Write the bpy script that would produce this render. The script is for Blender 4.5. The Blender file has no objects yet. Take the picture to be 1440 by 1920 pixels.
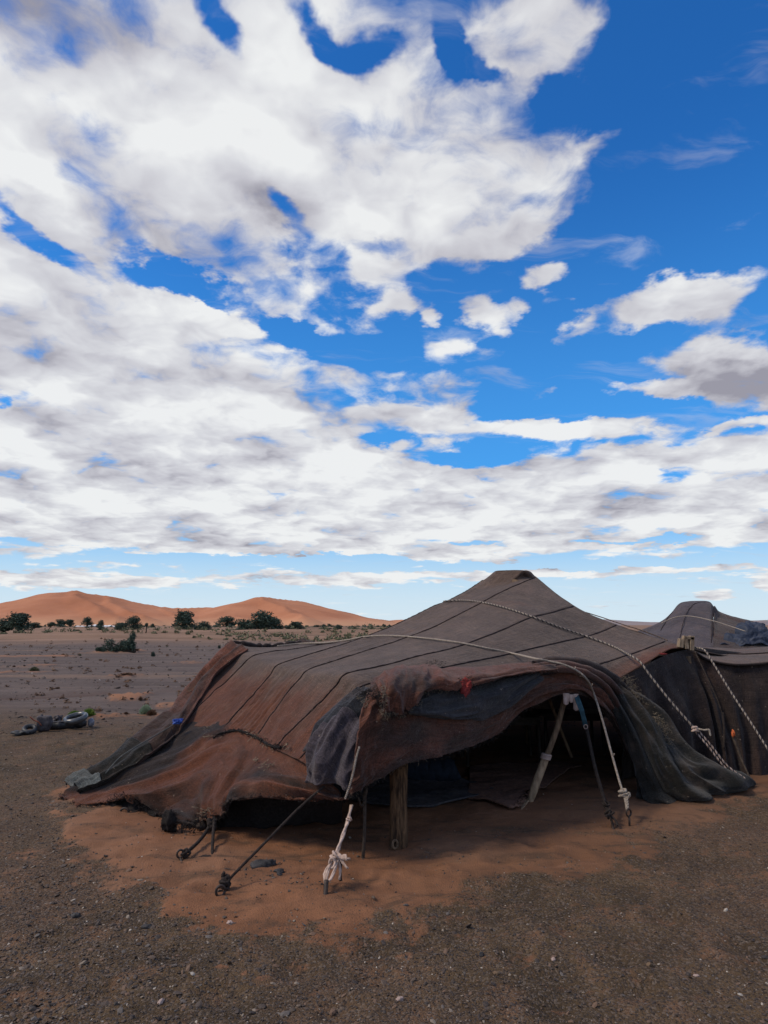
import bpy, math, random
import numpy as np
from mathutils import Vector, Matrix, Quaternion
from mathutils.bvhtree import BVHTree

random.seed(7)
rng = np.random.default_rng(7)
SC = bpy.context.scene
COL = SC.collection

# ------------------------------------------------------------------ camera
PITCH = math.radians(9.4)
FPX = 1280.0
CAMZ = 1.6
cam_d = bpy.data.cameras.new("camera")
cam_d.sensor_fit = 'VERTICAL'
cam_d.sensor_height = 36.0
cam_d.lens = 24.0
cam_d.clip_start = 0.05
cam_d.clip_end = 20000.0
cam = bpy.data.objects.new("camera", cam_d)
cam.location = (0, 0, CAMZ)
cam.rotation_euler = (math.radians(90) + PITCH, 0, 0)
COL.objects.link(cam)
SC.camera = cam

SC.view_settings.view_transform = 'Standard'
SC.view_settings.look = 'None'
SC.view_settings.exposure = 0.0
SC.view_settings.gamma = 1.0
SC.view_settings.use_curve_mapping = False
SC.render.engine = 'CYCLES'
SC.cycles.max_bounces = 6
SC.cycles.diffuse_bounces = 3
SC.cycles.transparent_max_bounces = 6
try:
    SC.cycles.use_denoising = True
    SC.cycles.denoiser = 'OPENIMAGEDENOISE'
except Exception:
    pass

# ------------------------------------------------------------------ survey helpers
def ray(px, py):
    u = (px - 720.0) / FPX
    v = (960.0 - py) / FPX
    return (u, math.cos(PITCH) - v * math.sin(PITCH), math.sin(PITCH) + v * math.cos(PITCH))

def P(px, py, Y):
    """point seen at a sighting (px,py) of the survey photo at forward distance Y"""
    d = ray(px, py)
    t = Y / d[1]
    return (d[0] * t, Y, CAMZ + d[2] * t)

def G(px, py, z=0.0):
    d = ray(px, py)
    t = (z - CAMZ) / d[2]
    return (d[0] * t, d[1] * t, z)

def L(px, py, A, B):
    """point on the vertical plane through plan points A,B"""
    d = ray(px, py)
    ex, ey = B[0] - A[0], B[1] - A[1]
    # t*d0 = A0 + r*ex ; t*d1 = A1 + r*ey
    det = d[0] * (-ey) + ex * d[1]
    t = (A[0] * (-ey) + ex * A[1]) / det
    return (d[0] * t, d[1] * t, CAMZ + d[2] * t)

# ------------------------------------------------------------------ node DSL
class NT:
    def __init__(s, tree):
        s.t = tree
        s.t.nodes.clear()
    def put(s, sock, v):
        if v is None:
            return
        if isinstance(v, bpy.types.NodeSocket):
            s.t.links.new(v, sock)
        else:
            try:
                sock.default_value = v
            except Exception:
                sock.default_value = (v, v, v) if not hasattr(v, '__len__') else tuple(v) + (1.0,)
    def n(s, typ, ins=None, **props):
        nd = s.t.nodes.new(typ)
        for k, v in props.items():
            setattr(nd, k, v)
        for k, v in (ins or {}).items():
            s.put(nd.inputs[k], v)
        return nd
    def m(s, op, a, b=None, c=None, clamp=False):
        nd = s.t.nodes.new('ShaderNodeMath')
        nd.operation = op
        nd.use_clamp = clamp
        s.put(nd.inputs[0], a)
        if b is not None: s.put(nd.inputs[1], b)
        if c is not None: s.put(nd.inputs[2], c)
        return nd.outputs[0]
    def vm(s, op, a, b=None, c=None):
        nd = s.t.nodes.new('ShaderNodeVectorMath')
        nd.operation = op
        s.put(nd.inputs[0], a)
        if b is not None:
            if op == 'SCALE': s.put(nd.inputs['Scale'], b)
            else: s.put(nd.inputs[1], b)
        return nd.outputs['Value'] if op in ('LENGTH', 'DOT_PRODUCT') else nd.outputs[0]
    def mr(s, v, a, b, c=0.0, d=1.0, smooth=True):
        nd = s.t.nodes.new('ShaderNodeMapRange')
        nd.interpolation_type = 'SMOOTHSTEP' if smooth else 'LINEAR'
        s.put(nd.inputs[0], v)
        for i, x in enumerate((a, b, c, d)):
            s.put(nd.inputs[i + 1], x)
        return nd.outputs[0]
    def mix(s, f, a, b, blend='MIX'):
        nd = s.t.nodes.new('ShaderNodeMix')
        nd.data_type = 'RGBA'
        nd.blend_type = blend
        nd.clamp_factor = True
        s.put(nd.inputs[0], f)
        for sock, v in ((nd.inputs[6], a), (nd.inputs[7], b)):
            if isinstance(v, bpy.types.NodeSocket): s.t.links.new(v, sock)
            else: sock.default_value = tuple(v) + (1.0,) if len(v) == 3 else tuple(v)
        return nd.outputs[2]
    def noise(s, vec, scale, detail=4, rough=0.5, dist=0.0, lac=2.0, col=False, dim='3D'):
        nd = s.n('ShaderNodeTexNoise', noise_dimensions=dim, ins={'Vector': vec, 'Scale': scale, 'Detail': detail, 'Roughness': rough,
                                        'Distortion': dist, 'Lacunarity': lac})
        return nd.outputs['Color'] if col else nd.outputs['Fac']
    def attr(s, name):
        return s.n('ShaderNodeAttribute', attribute_name=name).outputs['Fac']

# ------------------------------------------------------------------ sky and clouds
SUN_EL, SUN_AZ = math.radians(48), math.radians(-105)   # azimuth from +Y clockwise; the sun stands left and a little behind the camera
world = bpy.data.worlds.new("World")
SC.world = world
world.use_nodes = True
w = NT(world.node_tree)
tc = w.n('ShaderNodeTexCoord').outputs['Generated']
D = w.vm('NORMALIZE', tc)
sep = w.n('ShaderNodeSeparateXYZ', {0: D})
dx, dy, dz = sep.outputs
az = w.m('ARCTAN2', dx, dy)
el = w.m('ARCSINE', dz)
AE = w.n('ShaderNodeCombineXYZ', {0: az, 1: el, 2: 0.0}).outputs[0]
# wobble the mask coordinates so that the cloud banks get torn outlines
zc = w.m('ADD', w.m('MAXIMUM', dz, 0.0), 0.15)
px_ = w.m('DIVIDE', dx, zc)
py_ = w.m('DIVIDE', dy, zc)
CP = w.n('ShaderNodeCombineXYZ', {0: px_, 1: py_, 2: 0.0}).outputs[0]
wob = w.vm('SUBTRACT', w.noise(CP, 2.6, 6, 0.62, col=True, dim='2D'), (0.5, 0.5, 0.5))
wob = w.vm('SCALE', wob, w.m('ADD', w.m('MULTIPLY', w.m('MAXIMUM', dz, 0.0), 1.9), 0.08, clamp=True))
AEw = w.vm('ADD', AE, w.vm('MULTIPLY', wob, (0.15, 0.12, 0.0)))

def azel(px, py):
    d = ray(px, py)
    l = math.sqrt(sum(c * c for c in d))
    return math.atan2(d[0], d[1]), math.asin(d[2] / l)

def blob_sum(vec, blobs):
    acc = None
    for (cx, cy, rx, ry, rot, wt) in blobs:
        a0, e0 = azel(cx, cy)
        a1, _ = azel(cx + 10, cy)
        _, e1 = azel(cx, cy - 10)
        sx, sy = abs(a1 - a0) / 10 * rx, abs(e1 - e0) / 10 * ry
        # the z scale never matters (z is 0 on both sides); linking it keeps the nodes in one chain, which fits the shader stack
        scl = (sx, sy, 1) if acc is None else w.n('ShaderNodeCombineXYZ', {0: sx, 1: sy, 2: acc}).outputs[0]
        mp = w.n('ShaderNodeMapping', {'Vector': vec, 'Location': (a0, e0, 0), 'Rotation': (0, 0, math.radians(rot)),
                                       'Scale': scl}, vector_type='TEXTURE').outputs[0]
        r = w.vm('LENGTH', mp)
        v = w.mr(r, 0.15, 1.0, wt, 0.0)
        acc = v if acc is None else w.m('ADD', acc, v)
    return acc

# (x, y, rx, ry, rot ccw, weight) : positive = cloud bank, negative = open sky
BL = [
    # main upper bank, its bulges and the lower decks
    (330, 230, 780, 500, 0, 1.25), (100, 650, 700, 330, 0, 0.95), (830, 320, 390, 220, -8, 0.8), (560, 330, 420, 300, 0, 0.25),
    (300, 800, 900, 260, -12, 1.05), (560, 760, 420, 150, -8, 0.35), (700, 950, 1500, 130, 0, 1.55), (400, 950, 900, 120, 0, 0.4),
    (990, 75, 200, 165, 0, 1.7), (1080, 40, 80, 60, 0, 0.5),
    (940, 432, 230, 52, 14, 0.75), (840, 480, 95, 80, 0, 0.6), (700, 520, 180, 120, 0, 0.35), (1110, 265, 110, 42, 5, 0.7), (1120, 380, 80, 40, -45, 0.5),
    # open blue
    (1440, 200, 520, 420, 0, -1.5), (1300, 20, 260, 260, 0, -0.9), (1250, 450, 460, 130, 0, -1.1), (1120, 690, 520, 170, 0, -1.15), (900, 640, 260, 120, 0, -0.5),
    (1090, 130, 90, 150, 0, -0.5),
    (625, 50, 130, 56, -28, -1.35), (398, 22, 70, 66, -20, -1.15), (720, 85, 70, 50, -10, -0.9), (120, 100, 120, 60, 30, -0.32), (160, 240, 60, 110, 15, -0.34),
    (300, 70, 160, 70, -15, -0.5), (835, 110, 32, 105, 8, -1.2), (880, 160, 70, 34, -20, -1.0), (1010, 190, 60, 40, 0, -0.7),
    (60, 470, 170, 30, -20, -1.1), (290, 515, 120, 34, 0, -1.35), (150, 500, 100, 22, -15, -0.5), (545, 390, 75, 50, -35, -1.0), (600, 480, 70, 70, -30, -1.0), (690, 450, 90, 40, 0, -0.8),
    (640, 560, 90, 46, 0, -0.9), (440, 560, 260, 30, -14, -1.2), (520, 605, 130, 40, -10, -0.9), (680, 655, 210, 52, -10, -1.15), (800, 520, 120, 50, 30, -0.8),
    # single small clouds
    (384, 577, 46, 30, 0, 1.3), (462, 582, 76, 42, 0, 1.35), (745, 565, 70, 48, 15, 1.2),
    (1030, 515, 84, 54, 10, 1.7), (895, 570, 60, 50, -40, 1.3), (950, 600, 70, 40, 20, 1.3), (812, 597, 44, 36, 0, 1.2), (905, 655, 90, 36, -10, 1.3),
    (1250, 565, 230, 66, 4, 1.9), (1360, 580, 120, 44, 12, 0.9), (1060, 622, 90, 44, 28, 1.5), (1090, 668, 50, 26, 0, 1.2),
    (1360, 685, 260, 92, -10, 2.3), (1200, 738, 200, 26, -4, 1.6), (1032, 738, 64, 28, 12, 1.8),
    (1090, 808, 230, 30, -3, 1.6), (860, 735, 90, 60, -20, 1.0), (810, 680, 80, 60, 25, 1.1), (900, 790, 300, 40, -8, 0.8),
    (1390, 790, 130, 20, 5, 1.2), (1330, 850, 260, 60, 0, 0.7), (1130, 868, 260, 40, 0, 0.5),
    (720, 826, 90, 28, 0, -1.3), (880, 850, 150, 26, 0, -1.1), (1010, 775, 150, 16, 0, -0.8), (1270, 885, 90, 36, 10, -1.1),
    (0, 752, 34, 30, 0, -1.3), (180, 828, 70, 24, 0, -1.0),
    (900, 1018, 150, 10, 0, -2.0), (1180, 1013, 220, 9, 0, -2.0),
    (520, 1050, 430, 14, 0, -2.4), (1000, 1062, 560, 10, 0, -1.8), (900, 1138, 1500, 66, 0, -1.15), (700, 1015, 1500, 34, 0, 0.9),
    (170, 1090, 330, 26, 0, 1.45), (620, 1090, 280, 22, 0, 1.3), (830, 1045, 200, 10, 0, 1.3), (1080, 1075, 500, 12, 0, 1.4),
    (1340, 1115, 80, 26, 0, 1.6), (1435, 1095, 50, 40, 0, 1.5), (1100, 1140, 300, 8, 0, 1.1), (700, 1150, 200, 8, 0, 1.0),
]
M = blob_sum(AEw, BL)
M = w.m('MINIMUM', w.m('MAXIMUM', M, -1.5), 1.08)
# the bank of cloud goes on overhead and behind the camera
M = w.m('ADD', M, w.mr(dz, 0.10, 0.16, 0.0, 0.06))
M = w.m('ADD', M, w.m('MAXIMUM', w.mr(w.m('ABSOLUTE', az), 0.75, 1.3, 0.17, 0.6), w.mr(el, 0.80, 1.05, 0.17, 0.6)))

GR = [(480, 350, 240, 90, -8, 0.55), (1420, 710, 260, 70, -10, 1.35), (150, 30, 420, 80, 0, 0.50), (620, 420, 300, 60, -12, 0.45),
      (100, 450, 300, 55, -15, 0.55), (200, 690, 300, 50, 0, 0.35), (420, 860, 300, 24, 0, 0.4), (300, 1010, 600, 30, 0, 0.35),
      (1200, 960, 400, 30, 0, 0.4), (850, 470, 140, 60, 0, 0.3),
      (780, 250, 260, 150, 0, -0.5), (560, 150, 260, 120, 0, -0.3), (60, 330, 160, 60, 0, -0.4), (700, 900, 800, 24, 0, -0.3), (1250, 890, 300, 34, 0, -0.3),
      (990, 80, 160, 120, 0, -0.15), (470, 660, 140, 40, 0, -0.2), (300, 270, 200, 80, 0, -0.25)]
GM = blob_sum(AEw, GR)

CPw = w.vm('ADD', CP, w.vm('SCALE', w.vm('SUBTRACT', w.noise(CP, 6.0, 2, 0.5, col=True, dim='2D'), (0.5, 0.5, 0.5)), 0.10))
CP2 = w.vm('MULTIPLY', CPw, (1.07, 1.07, 1.0))
def fbm(v):
    a = w.noise(v, 3.4, 9, 0.60, dim='2D')
    b = w.n('ShaderNodeTexVoronoi', {'Vector': v, 'Scale': 6.0, 'Detail': 2.0, 'Roughness': 0.5},
            feature='F1', voronoi_dimensions='2D').outputs['Distance']
    return w.m('ADD', w.m('MULTIPLY', w.m('SUBTRACT', a, 0.5), 3.1), w.m('MULTIPLY', w.m('SUBTRACT', 0.42, b), 0.62))
n1 = fbm(CPw)
lo1 = w.noise(CPw, 3.0, 4, 0.55, dim='2D')
lo2 = w.noise(CP2, 3.0, 4, 0.55, dim='2D')
f = w.m('ADD', M, n1)
# thin ice cloud in the open blue
cir = w.noise(w.n('ShaderNodeMapping', {'Vector': CPw, 'Rotation': (0, 0, 0.6), 'Scale': (1.0, 3.0, 1.0)}).outputs[0], 2.2, 6, 0.62, 0.4, dim='2D')
cirA = w.mr(cir, 0.54, 0.80, 0.0, 0.33)
elc = w.mr(el, 0.0, 0.5, 0.65, 0.95)
alpha = w.mr(f, 0.0, elc)
alpha = w.m('ADD', alpha, w.m('MULTIPLY', cirA, w.m('SUBTRACT', 1.0, alpha)))
alpha = w.m('MULTIPLY', alpha, 0.975)
relief = w.m('ADD', w.m('MULTIPLY', w.m('SUBTRACT', lo2, lo1), 2.6), w.m('MULTIPLY', n1, 0.20))
core = w.mr(f, 0.25, 1.7)
soft = w.noise(CPw, 1.7, 3, 0.5, dim='2D')
lit = w.m('ADD', w.m('MULTIPLY', relief, 0.62), w.m('MULTIPLY', w.m('SUBTRACT', soft, 0.5), 0.7))
lit = w.m('ADD', lit, w.m('MULTIPLY', core, 0.16))
lit = w.m('ADD', lit, w.mr(dz, 0.02, 0.22, 0.16, 0.0))
lit = w.m('SUBTRACT', w.m('ADD', lit, 0.64), w.m('MULTIPLY', GM, 0.55))
lit = w.m('ADD', lit, 0.0, clamp=True)
ramp = w.n('ShaderNodeValToRGB', {0: lit})
cr = ramp.color_ramp
cr.elements[0].position = 0.0; cr.elements[0].color = (0.33, 0.32, 0.37, 1)
cr.elements[1].position = 1.0; cr.elements[1].color = (0.87, 0.88, 0.88, 1)
e = cr.elements.new(0.4); e.color = (0.57, 0.565, 0.61, 1)
e = cr.elements.new(0.7); e.color = (0.71, 0.715, 0.745, 1)
cloudc = w.vm('SCALE', ramp.outputs[0], 10.0)
sky = w.n('ShaderNodeTexSky', sky_type='NISHITA', sun_disc=False, sun_elevation=SUN_EL, sun_rotation=SUN_AZ,
          altitude=700.0, air_density=1.0, dust_density=0.3, ozone_density=2.5)
SKYC = sky.outputs[0]
SKYC = w.vm('MULTIPLY', SKYC, (0.24, 0.98, 1.75))
SKYC = w.mix(w.mr(dz, 0.05, 0.62, 0.68, 0.0), SKYC, (0.95, 4.1, 8.6))
# air brightens toward the horizon
hz = w.mr(dz, 0.0, 0.22, 1.0, 0.0)
SKYC = w.mix(w.m('MULTIPLY', hz, 0.80), SKYC, (5.2, 7.7, 9.0))
SKYC = w.mix(w.mr(dz, -0.01, 0.15, 0.72, 0.0), SKYC, (7.5, 8.2, 8.7))
out = w.mix(alpha, SKYC, cloudc)
bg = w.n('ShaderNodeBackground', {'Color': out, 'Strength': 0.1})
wo = w.n('ShaderNodeOutputWorld', {'Surface': bg.outputs[0]})
world.cycles.sampling_method = 'MANUAL'
world.cycles.sample_map_resolution = 512

sl = bpy.data.lights.new("sun", 'SUN')
sl.energy = 2.6
sl.angle = math.radians(13)
sl.color = (1.0, 0.86, 0.68)
sun = bpy.data.objects.new("sun", sl)
sdir = Vector((math.sin(SUN_AZ) * math.cos(SUN_EL), math.cos(SUN_AZ) * math.cos(SUN_EL), math.sin(SUN_EL)))
sun.rotation_euler = sdir.to_track_quat('Z', 'Y').to_euler()
sun.location = sdir * 50
COL.objects.link(sun)

# ------------------------------------------------------------------ numeric noise
def _h(ix, iy, iz, seed):
    n = (ix.astype(np.int64) * 374761393 + iy.astype(np.int64) * 668265263 + iz.astype(np.int64) * 2147483647 + seed * 974711) & 0xffffffff
    n = ((n ^ (n >> 13)) * 1274126177) & 0xffffffff
    n = ((n ^ (n >> 16)) * 2246822519) & 0xffffffff
    return ((n ^ (n >> 15)) & 0xffff) / 65535.0 * 2 - 1

def vn(x, y, z=0.0, seed=0):
    x, y = np.asarray(x, float), np.asarray(y, float)
    z = np.zeros_like(x) + z
    ix, iy, iz = np.floor(x), np.floor(y), np.floor(z)
    fx, fy, fz = x - ix, y - iy, z - iz
    fx, fy, fz = [t * t * t * (t * (t * 6 - 15) + 10) for t in (fx, fy, fz)]
    r = 0
    for a in (0, 1):
        for b in (0, 1):
            for c in (0, 1):
                wgt = (fx if a else 1 - fx) * (fy if b else 1 - fy) * (fz if c else 1 - fz)
                r = r + wgt * _h(ix + a, iy + b, iz + c, seed)
    return r

def fb(x, y, z=0.0, o=4, seed=0, g=0.5):
    x, y = np.asarray(x, float), np.asarray(y, float)
    r, a = 0, 1.0
    for i in range(o):
        r = r + a * vn(x, y, z, seed + i * 17)
        x, y, z = x * 2.03, y * 2.03, np.asarray(z) * 2.03
        a *= g
    return r

def crease(a, b, seed, amp=0.012):
    n_ = fb(a, b, 0, 2, seed, 0.35)
    return amp * (0.45 - np.abs(n_)) * 1.6

def sst(a, b, x):
    t = np.clip((np.asarray(x, float) - a) / (b - a), 0, 1)
    return t * t * (3 - 2 * t)

# ------------------------------------------------------------------ object helpers
def put(o, parent=None):
    COL.objects.link(o)
    if parent is not None:
        o.parent = parent
        o.matrix_parent_inverse = Matrix.Identity(4)
        if parent.get('_loc'):
            pass
    return o

def tag(o, label=None, cat=None, group=None, kind=None):
    if label: o['label'] = label
    if cat: o['category'] = cat
    if group: o['group'] = group
    if kind: o['kind'] = kind
    return o

def empty(name, loc, label, cat, group=None):
    o = bpy.data.objects.new(name, None)
    o.empty_display_size = 0.2
    o.location = loc
    COL.objects.link(o)
    return tag(o, label, cat, group)

def world_loc(o):
    v = Vector((0, 0, 0))
    while o is not None:
        v += Vector(o.location)
        o = o.parent
    return v

def link_mesh(name, me, parent=None, loc=None):
    """mesh given in WORLD coordinates; moved to its parent's frame (no rotations are used on parents)"""
    o = bpy.data.objects.new(name, me)
    off = world_loc(parent) if parent is not None else (Vector(loc) if loc is not None else Vector((0, 0, 0)))
    if off.length > 0:
        me.transform(Matrix.Translation(-off))
    COL.objects.link(o)
    if parent is not None:
        o.parent = parent
    elif loc is not None:
        o.location = loc
    return o

def mesh_np(name, V, F, mat=None, smooth=True, uv=None, attrs=None):
    """V (n,3); F (m,3) or (m,4) array or list of arrays"""
    V = np.asarray(V, np.float32)
    Fs = F if isinstance(F, (list, tuple)) else [F]
    Fs = [np.asarray(f, np.int32) for f in Fs if len(f)]
    me = bpy.data.meshes.new(name)
    me.vertices.add(len(V))
    me.vertices.foreach_set('co', V.ravel())
    nl = sum(f.size for f in Fs)
    npl = sum(len(f) for f in Fs)
    me.loops.add(nl)
    me.polygons.add(npl)
    li = np.concatenate([f.ravel() for f in Fs])
    me.loops.foreach_set('vertex_index', li)
    tot = np.concatenate([np.full(len(f), f.shape[1], np.int32) for f in Fs])
    st = np.concatenate([[0], np.cumsum(tot)[:-1]]).astype(np.int32)
    me.polygons.foreach_set('loop_start', st)
    me.polygons.foreach_set('loop_total', tot)
    me.polygons.foreach_set('use_smooth', np.full(npl, smooth, bool))
    me.update(calc_edges=True)
    if uv is not None:
        l = me.uv_layers.new(name='UVMap')
        l.data.foreach_set('uv', np.asarray(uv, np.float32)[li].ravel())
    for k, a in (attrs or {}).items():
        at = me.attributes.new(k, 'FLOAT', 'POINT')
        at.data.foreach_set('value', np.asarray(a, np.float32))
    if mat: me.materials.append(mat)
    return me

def cat_interp(Pn, t):
    """Catmull-Rom through points along axis 0. Pn (k,...) t in [0,k-1]"""
    Pn = np.asarray(Pn, float)
    k = len(Pn)
    ext = np.concatenate([[2 * Pn[0] - Pn[1]], Pn, [2 * Pn[-1] - Pn[-2]]])
    i = np.clip(np.floor(t).astype(int), 0, k - 2)
    u = (t - i).reshape((-1,) + (1,) * (Pn.ndim - 1))
    p0, p1, p2, p3 = ext[i], ext[i + 1], ext[i + 2], ext[i + 3]
    return 0.5 * ((2 * p1) + (-p0 + p2) * u + (2 * p0 - 5 * p1 + 4 * p2 - p3) * u * u + (-p0 + 3 * p1 - 3 * p2 + p3) * u ** 3)

def rs(pts, n):
    """resample a polyline to n points by arc length on its Catmull-Rom curve"""
    pts = np.asarray(pts, float)
    if len(pts) == 2:
        t = np.linspace(0, 1, n)[:, None]
        return pts[0] * (1 - t) + pts[1] * t
    t = np.linspace(0, len(pts) - 1, 40 * len(pts))
    c = cat_interp(pts, t)
    s = np.concatenate([[0], np.cumsum(np.linalg.norm(np.diff(c, axis=0), axis=1))])
    q = np.linspace(0, s[-1], n)
    return np.stack([np.interp(q, s, c[:, j]) for j in range(c.shape[1])], 1)

def surf(ctrl, nu, nv):
    """ctrl (m,n,3) -> dense (nv,nu,3): v along rows index, u along columns"""
    c = np.asarray(ctrl, float)
    a = cat_interp(c, np.linspace(0, len(c) - 1, nv))
    b = cat_interp(np.swapaxes(a, 0, 1), np.linspace(0, c.shape[1] - 1, nu))
    return np.swapaxes(b, 0, 1)

def normals(S):
    du = np.gradient(S, axis=1); dv = np.gradient(S, axis=0)
    n = np.cross(du, dv)
    return n / (np.linalg.norm(n, axis=2, keepdims=True) + 1e-9)

def grid_faces(nv, nu, keep=None):
    i = np.arange(nv * nu).reshape(nv, nu)
    f = np.stack([i[:-1, :-1], i[:-1, 1:], i[1:, 1:], i[1:, :-1]], -1).reshape(-1, 4)
    if keep is not None: f = f[keep.ravel()]
    return f

def cloth(name, S, mat, parent, thick=0.012, disp=None, attrs=None, keep=None, flip=False, label=None, uvs=None):
    """thick cloth from a dense grid S (nv,nu,3). disp added along the outer normal"""
    nv, nu = S.shape[:2]
    N = normals(S)
    if flip: N = -N
    if disp is not None:
        S = S + N * disp[..., None]
        N = normals(S)
        if flip: N = -N
    du = np.concatenate([np.zeros((nv, 1)), np.cumsum(np.linalg.norm(np.diff(S, axis=1), axis=2), 1)], 1)
    dv = np.concatenate([np.zeros((1, nu)), np.cumsum(np.linalg.norm(np.diff(S, axis=0), axis=2), 0)], 0)
    uv = np.stack([du, dv], -1).reshape(-1, 2) if uvs is None else np.stack(uvs, -1).reshape(-1, 2)
    B = S - N * thick
    F = grid_faces(nv, nu, keep)
    n = nv * nu
    if flip: F = F[:, ::-1]
    V = np.concatenate([S.reshape(-1, 3), B.reshape(-1, 3)])
    # rim: edges used once
    e = np.concatenate([F[:, [0, 1]], F[:, [1, 2]], F[:, [2, 3]], F[:, [3, 0]]])
    key = np.sort(e, 1)
    k = key[:, 0].astype(np.int64) * (2 * n) + key[:, 1]
    _, idx, cnt = np.unique(k, return_index=True, return_counts=True)
    rim = e[idx[cnt == 1]]
    R = np.stack([rim[:, 1], rim[:, 0], rim[:, 0] + n, rim[:, 1] + n], 1)
    at = {a: np.concatenate([x.ravel(), x.ravel()]) for a, x in (attrs or {}).items()}
    me = mesh_np(name, V, np.concatenate([F, F[:, ::-1] + n, R]), mat, True, np.concatenate([uv, uv]), at)
    o = link_mesh(name, me, parent)
    if label: o['label'] = label
    return o, S, N

def tube_np(pts, r, seg=8, caps=True, twist=None):
    """returns V,F(quads),T(tri caps). r scalar or array"""
    pts = np.asarray(pts, float)
    n = len(pts)
    r = np.zeros(n) + r
    tg = np.gradient(pts, axis=0)
    tg /= np.linalg.norm(tg, axis=1, keepdims=True) + 1e-12
    a = np.array([0, 0, 1.0]) if abs(tg[0][2]) < 0.9 else np.array([1.0, 0, 0])
    x = np.cross(a, tg[0]); x /= np.linalg.norm(x)
    X = np.zeros((n, 3)); X[0] = x
    for i in range(1, n):
        x = X[i - 1] - tg[i] * np.dot(X[i - 1], tg[i])
        X[i] = x / (np.linalg.norm(x) + 1e-12)
    Yv = np.cross(tg, X)
    th = np.linspace(0, 2 * np.pi, seg, endpoint=False)
    V = pts[:, None] + r[:, None, None] * (np.cos(th)[None, :, None] * X[:, None] + np.sin(th)[None, :, None] * Yv[:, None])
    i = np.arange(n * seg).reshape(n, seg)
    F = np.stack([i[:-1], np.roll(i, -1, 1)[:-1], np.roll(i, -1, 1)[1:], i[1:]], -1).reshape(-1, 4)
    V = V.reshape(-1, 3)
    T = np.zeros((0, 3), int)
    if caps:
        V = np.concatenate([V, pts[:1], pts[-1:]])
        c0, c1 = n * seg, n * seg + 1
        a0 = i[0]; a1 = i[-1]
        T = np.concatenate([np.stack([np.full(seg, c0), np.roll(a0, -1), a0], 1), np.stack([np.full(seg, c1), a1, np.roll(a1, -1)], 1)])
    return V, F, T, X, Yv

class MB:
    def __init__(s): s.V, s.Q, s.T, s.n = [], [], [], 0
    def add(s, V, Q=None, T=None):
        V = np.asarray(V, float)
        s.V.append(V)
        if Q is not None and len(Q): s.Q.append(np.asarray(Q) + s.n)
        if T is not None and len(T): s.T.append(np.asarray(T) + s.n)
        s.n += len(V)
        return s
    def tube(s, pts, r, seg=8):
        V, F, T, _, _ = tube_np(pts, r, seg)
        return s.add(V, F, T)
    def strands(s, pts, r, k=3, pitch=0.07, which=None, seg=5, rr=None):
        pts = np.asarray(pts, float)
        ln = np.concatenate([[0], np.cumsum(np.linalg.norm(np.diff(pts, axis=0), axis=1))])
        n = max(int(ln[-1] / (pitch / 6)), 6)
        q = np.linspace(0, ln[-1], n)
        c = np.stack([np.interp(q, ln, pts[:, j]) for j in range(3)], 1)
        V, F, T, X, Y = tube_np(c, r, 3, False)
        for j in (which if which is not None else range(k)):
            ph = q / pitch * 2 * np.pi + j * 2 * np.pi / k
            h = c + (np.cos(ph)[:, None] * X + np.sin(ph)[:, None] * Y) * r * 0.55
            s.tube(h, (rr or r * 0.62), seg)
        return s
    def box(s, c, dim, R=None):
        d = np.array(dim) / 2.0
        V = np.array([[x, y, z] for x in (-1, 1) for y in (-1, 1) for z in (-1, 1)]) * d
        if R is not None: V = V @ np.array(R.to_3x3()).T
        V = V + np.array(c)
        return s.add(V, [[0, 1, 3, 2], [4, 6, 7, 5], [0, 4, 5, 1], [2, 3, 7, 6], [0, 2, 6, 4], [1, 5, 7, 3]])
    def mesh(s, name, mat, smooth=True):
        F = []
        if s.Q: F.append(np.concatenate(s.Q))
        if s.T: F.append(np.concatenate(s.T))
        return mesh_np(name, np.concatenate(s.V), F, mat, smooth)
    def build(s, name, mat, parent=None, smooth=True, loc=None, label=None):
        o = link_mesh(name, s.mesh(name, mat, smooth), parent, loc)
        if label: o['label'] = label
        return o

# ------------------------------------------------------------------ materials
def new_mat(name):
    m = bpy.data.materials.new(name)
    m.use_nodes = True
    return m, NT(m.node_tree)

def finish(k, col, rough=0.9, bump=None, bstr=0.5, bdist=0.01, spec=0.25, sheen=0.0, metal=0.0, normal=None, **extra):
    b = k.n('ShaderNodeBsdfPrincipled', {'Base Color': col, 'Roughness': rough, 'Specular IOR Level': spec, 'Metallic': metal,
                                         'Sheen Weight': sheen, 'Sheen Roughness': 0.5})
    if bump is not None:
        bn = k.n('ShaderNodeBump', {'Height': bump, 'Strength': bstr, 'Distance': bdist})
        k.put(b.inputs['Normal'], bn.outputs[0])
    for kk, v in extra.items():
        k.put(b.inputs[kk.replace('_', ' ')], v)
    k.n('ShaderNodeOutputMaterial', {'Surface': b.outputs[0]})
    return b

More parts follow.
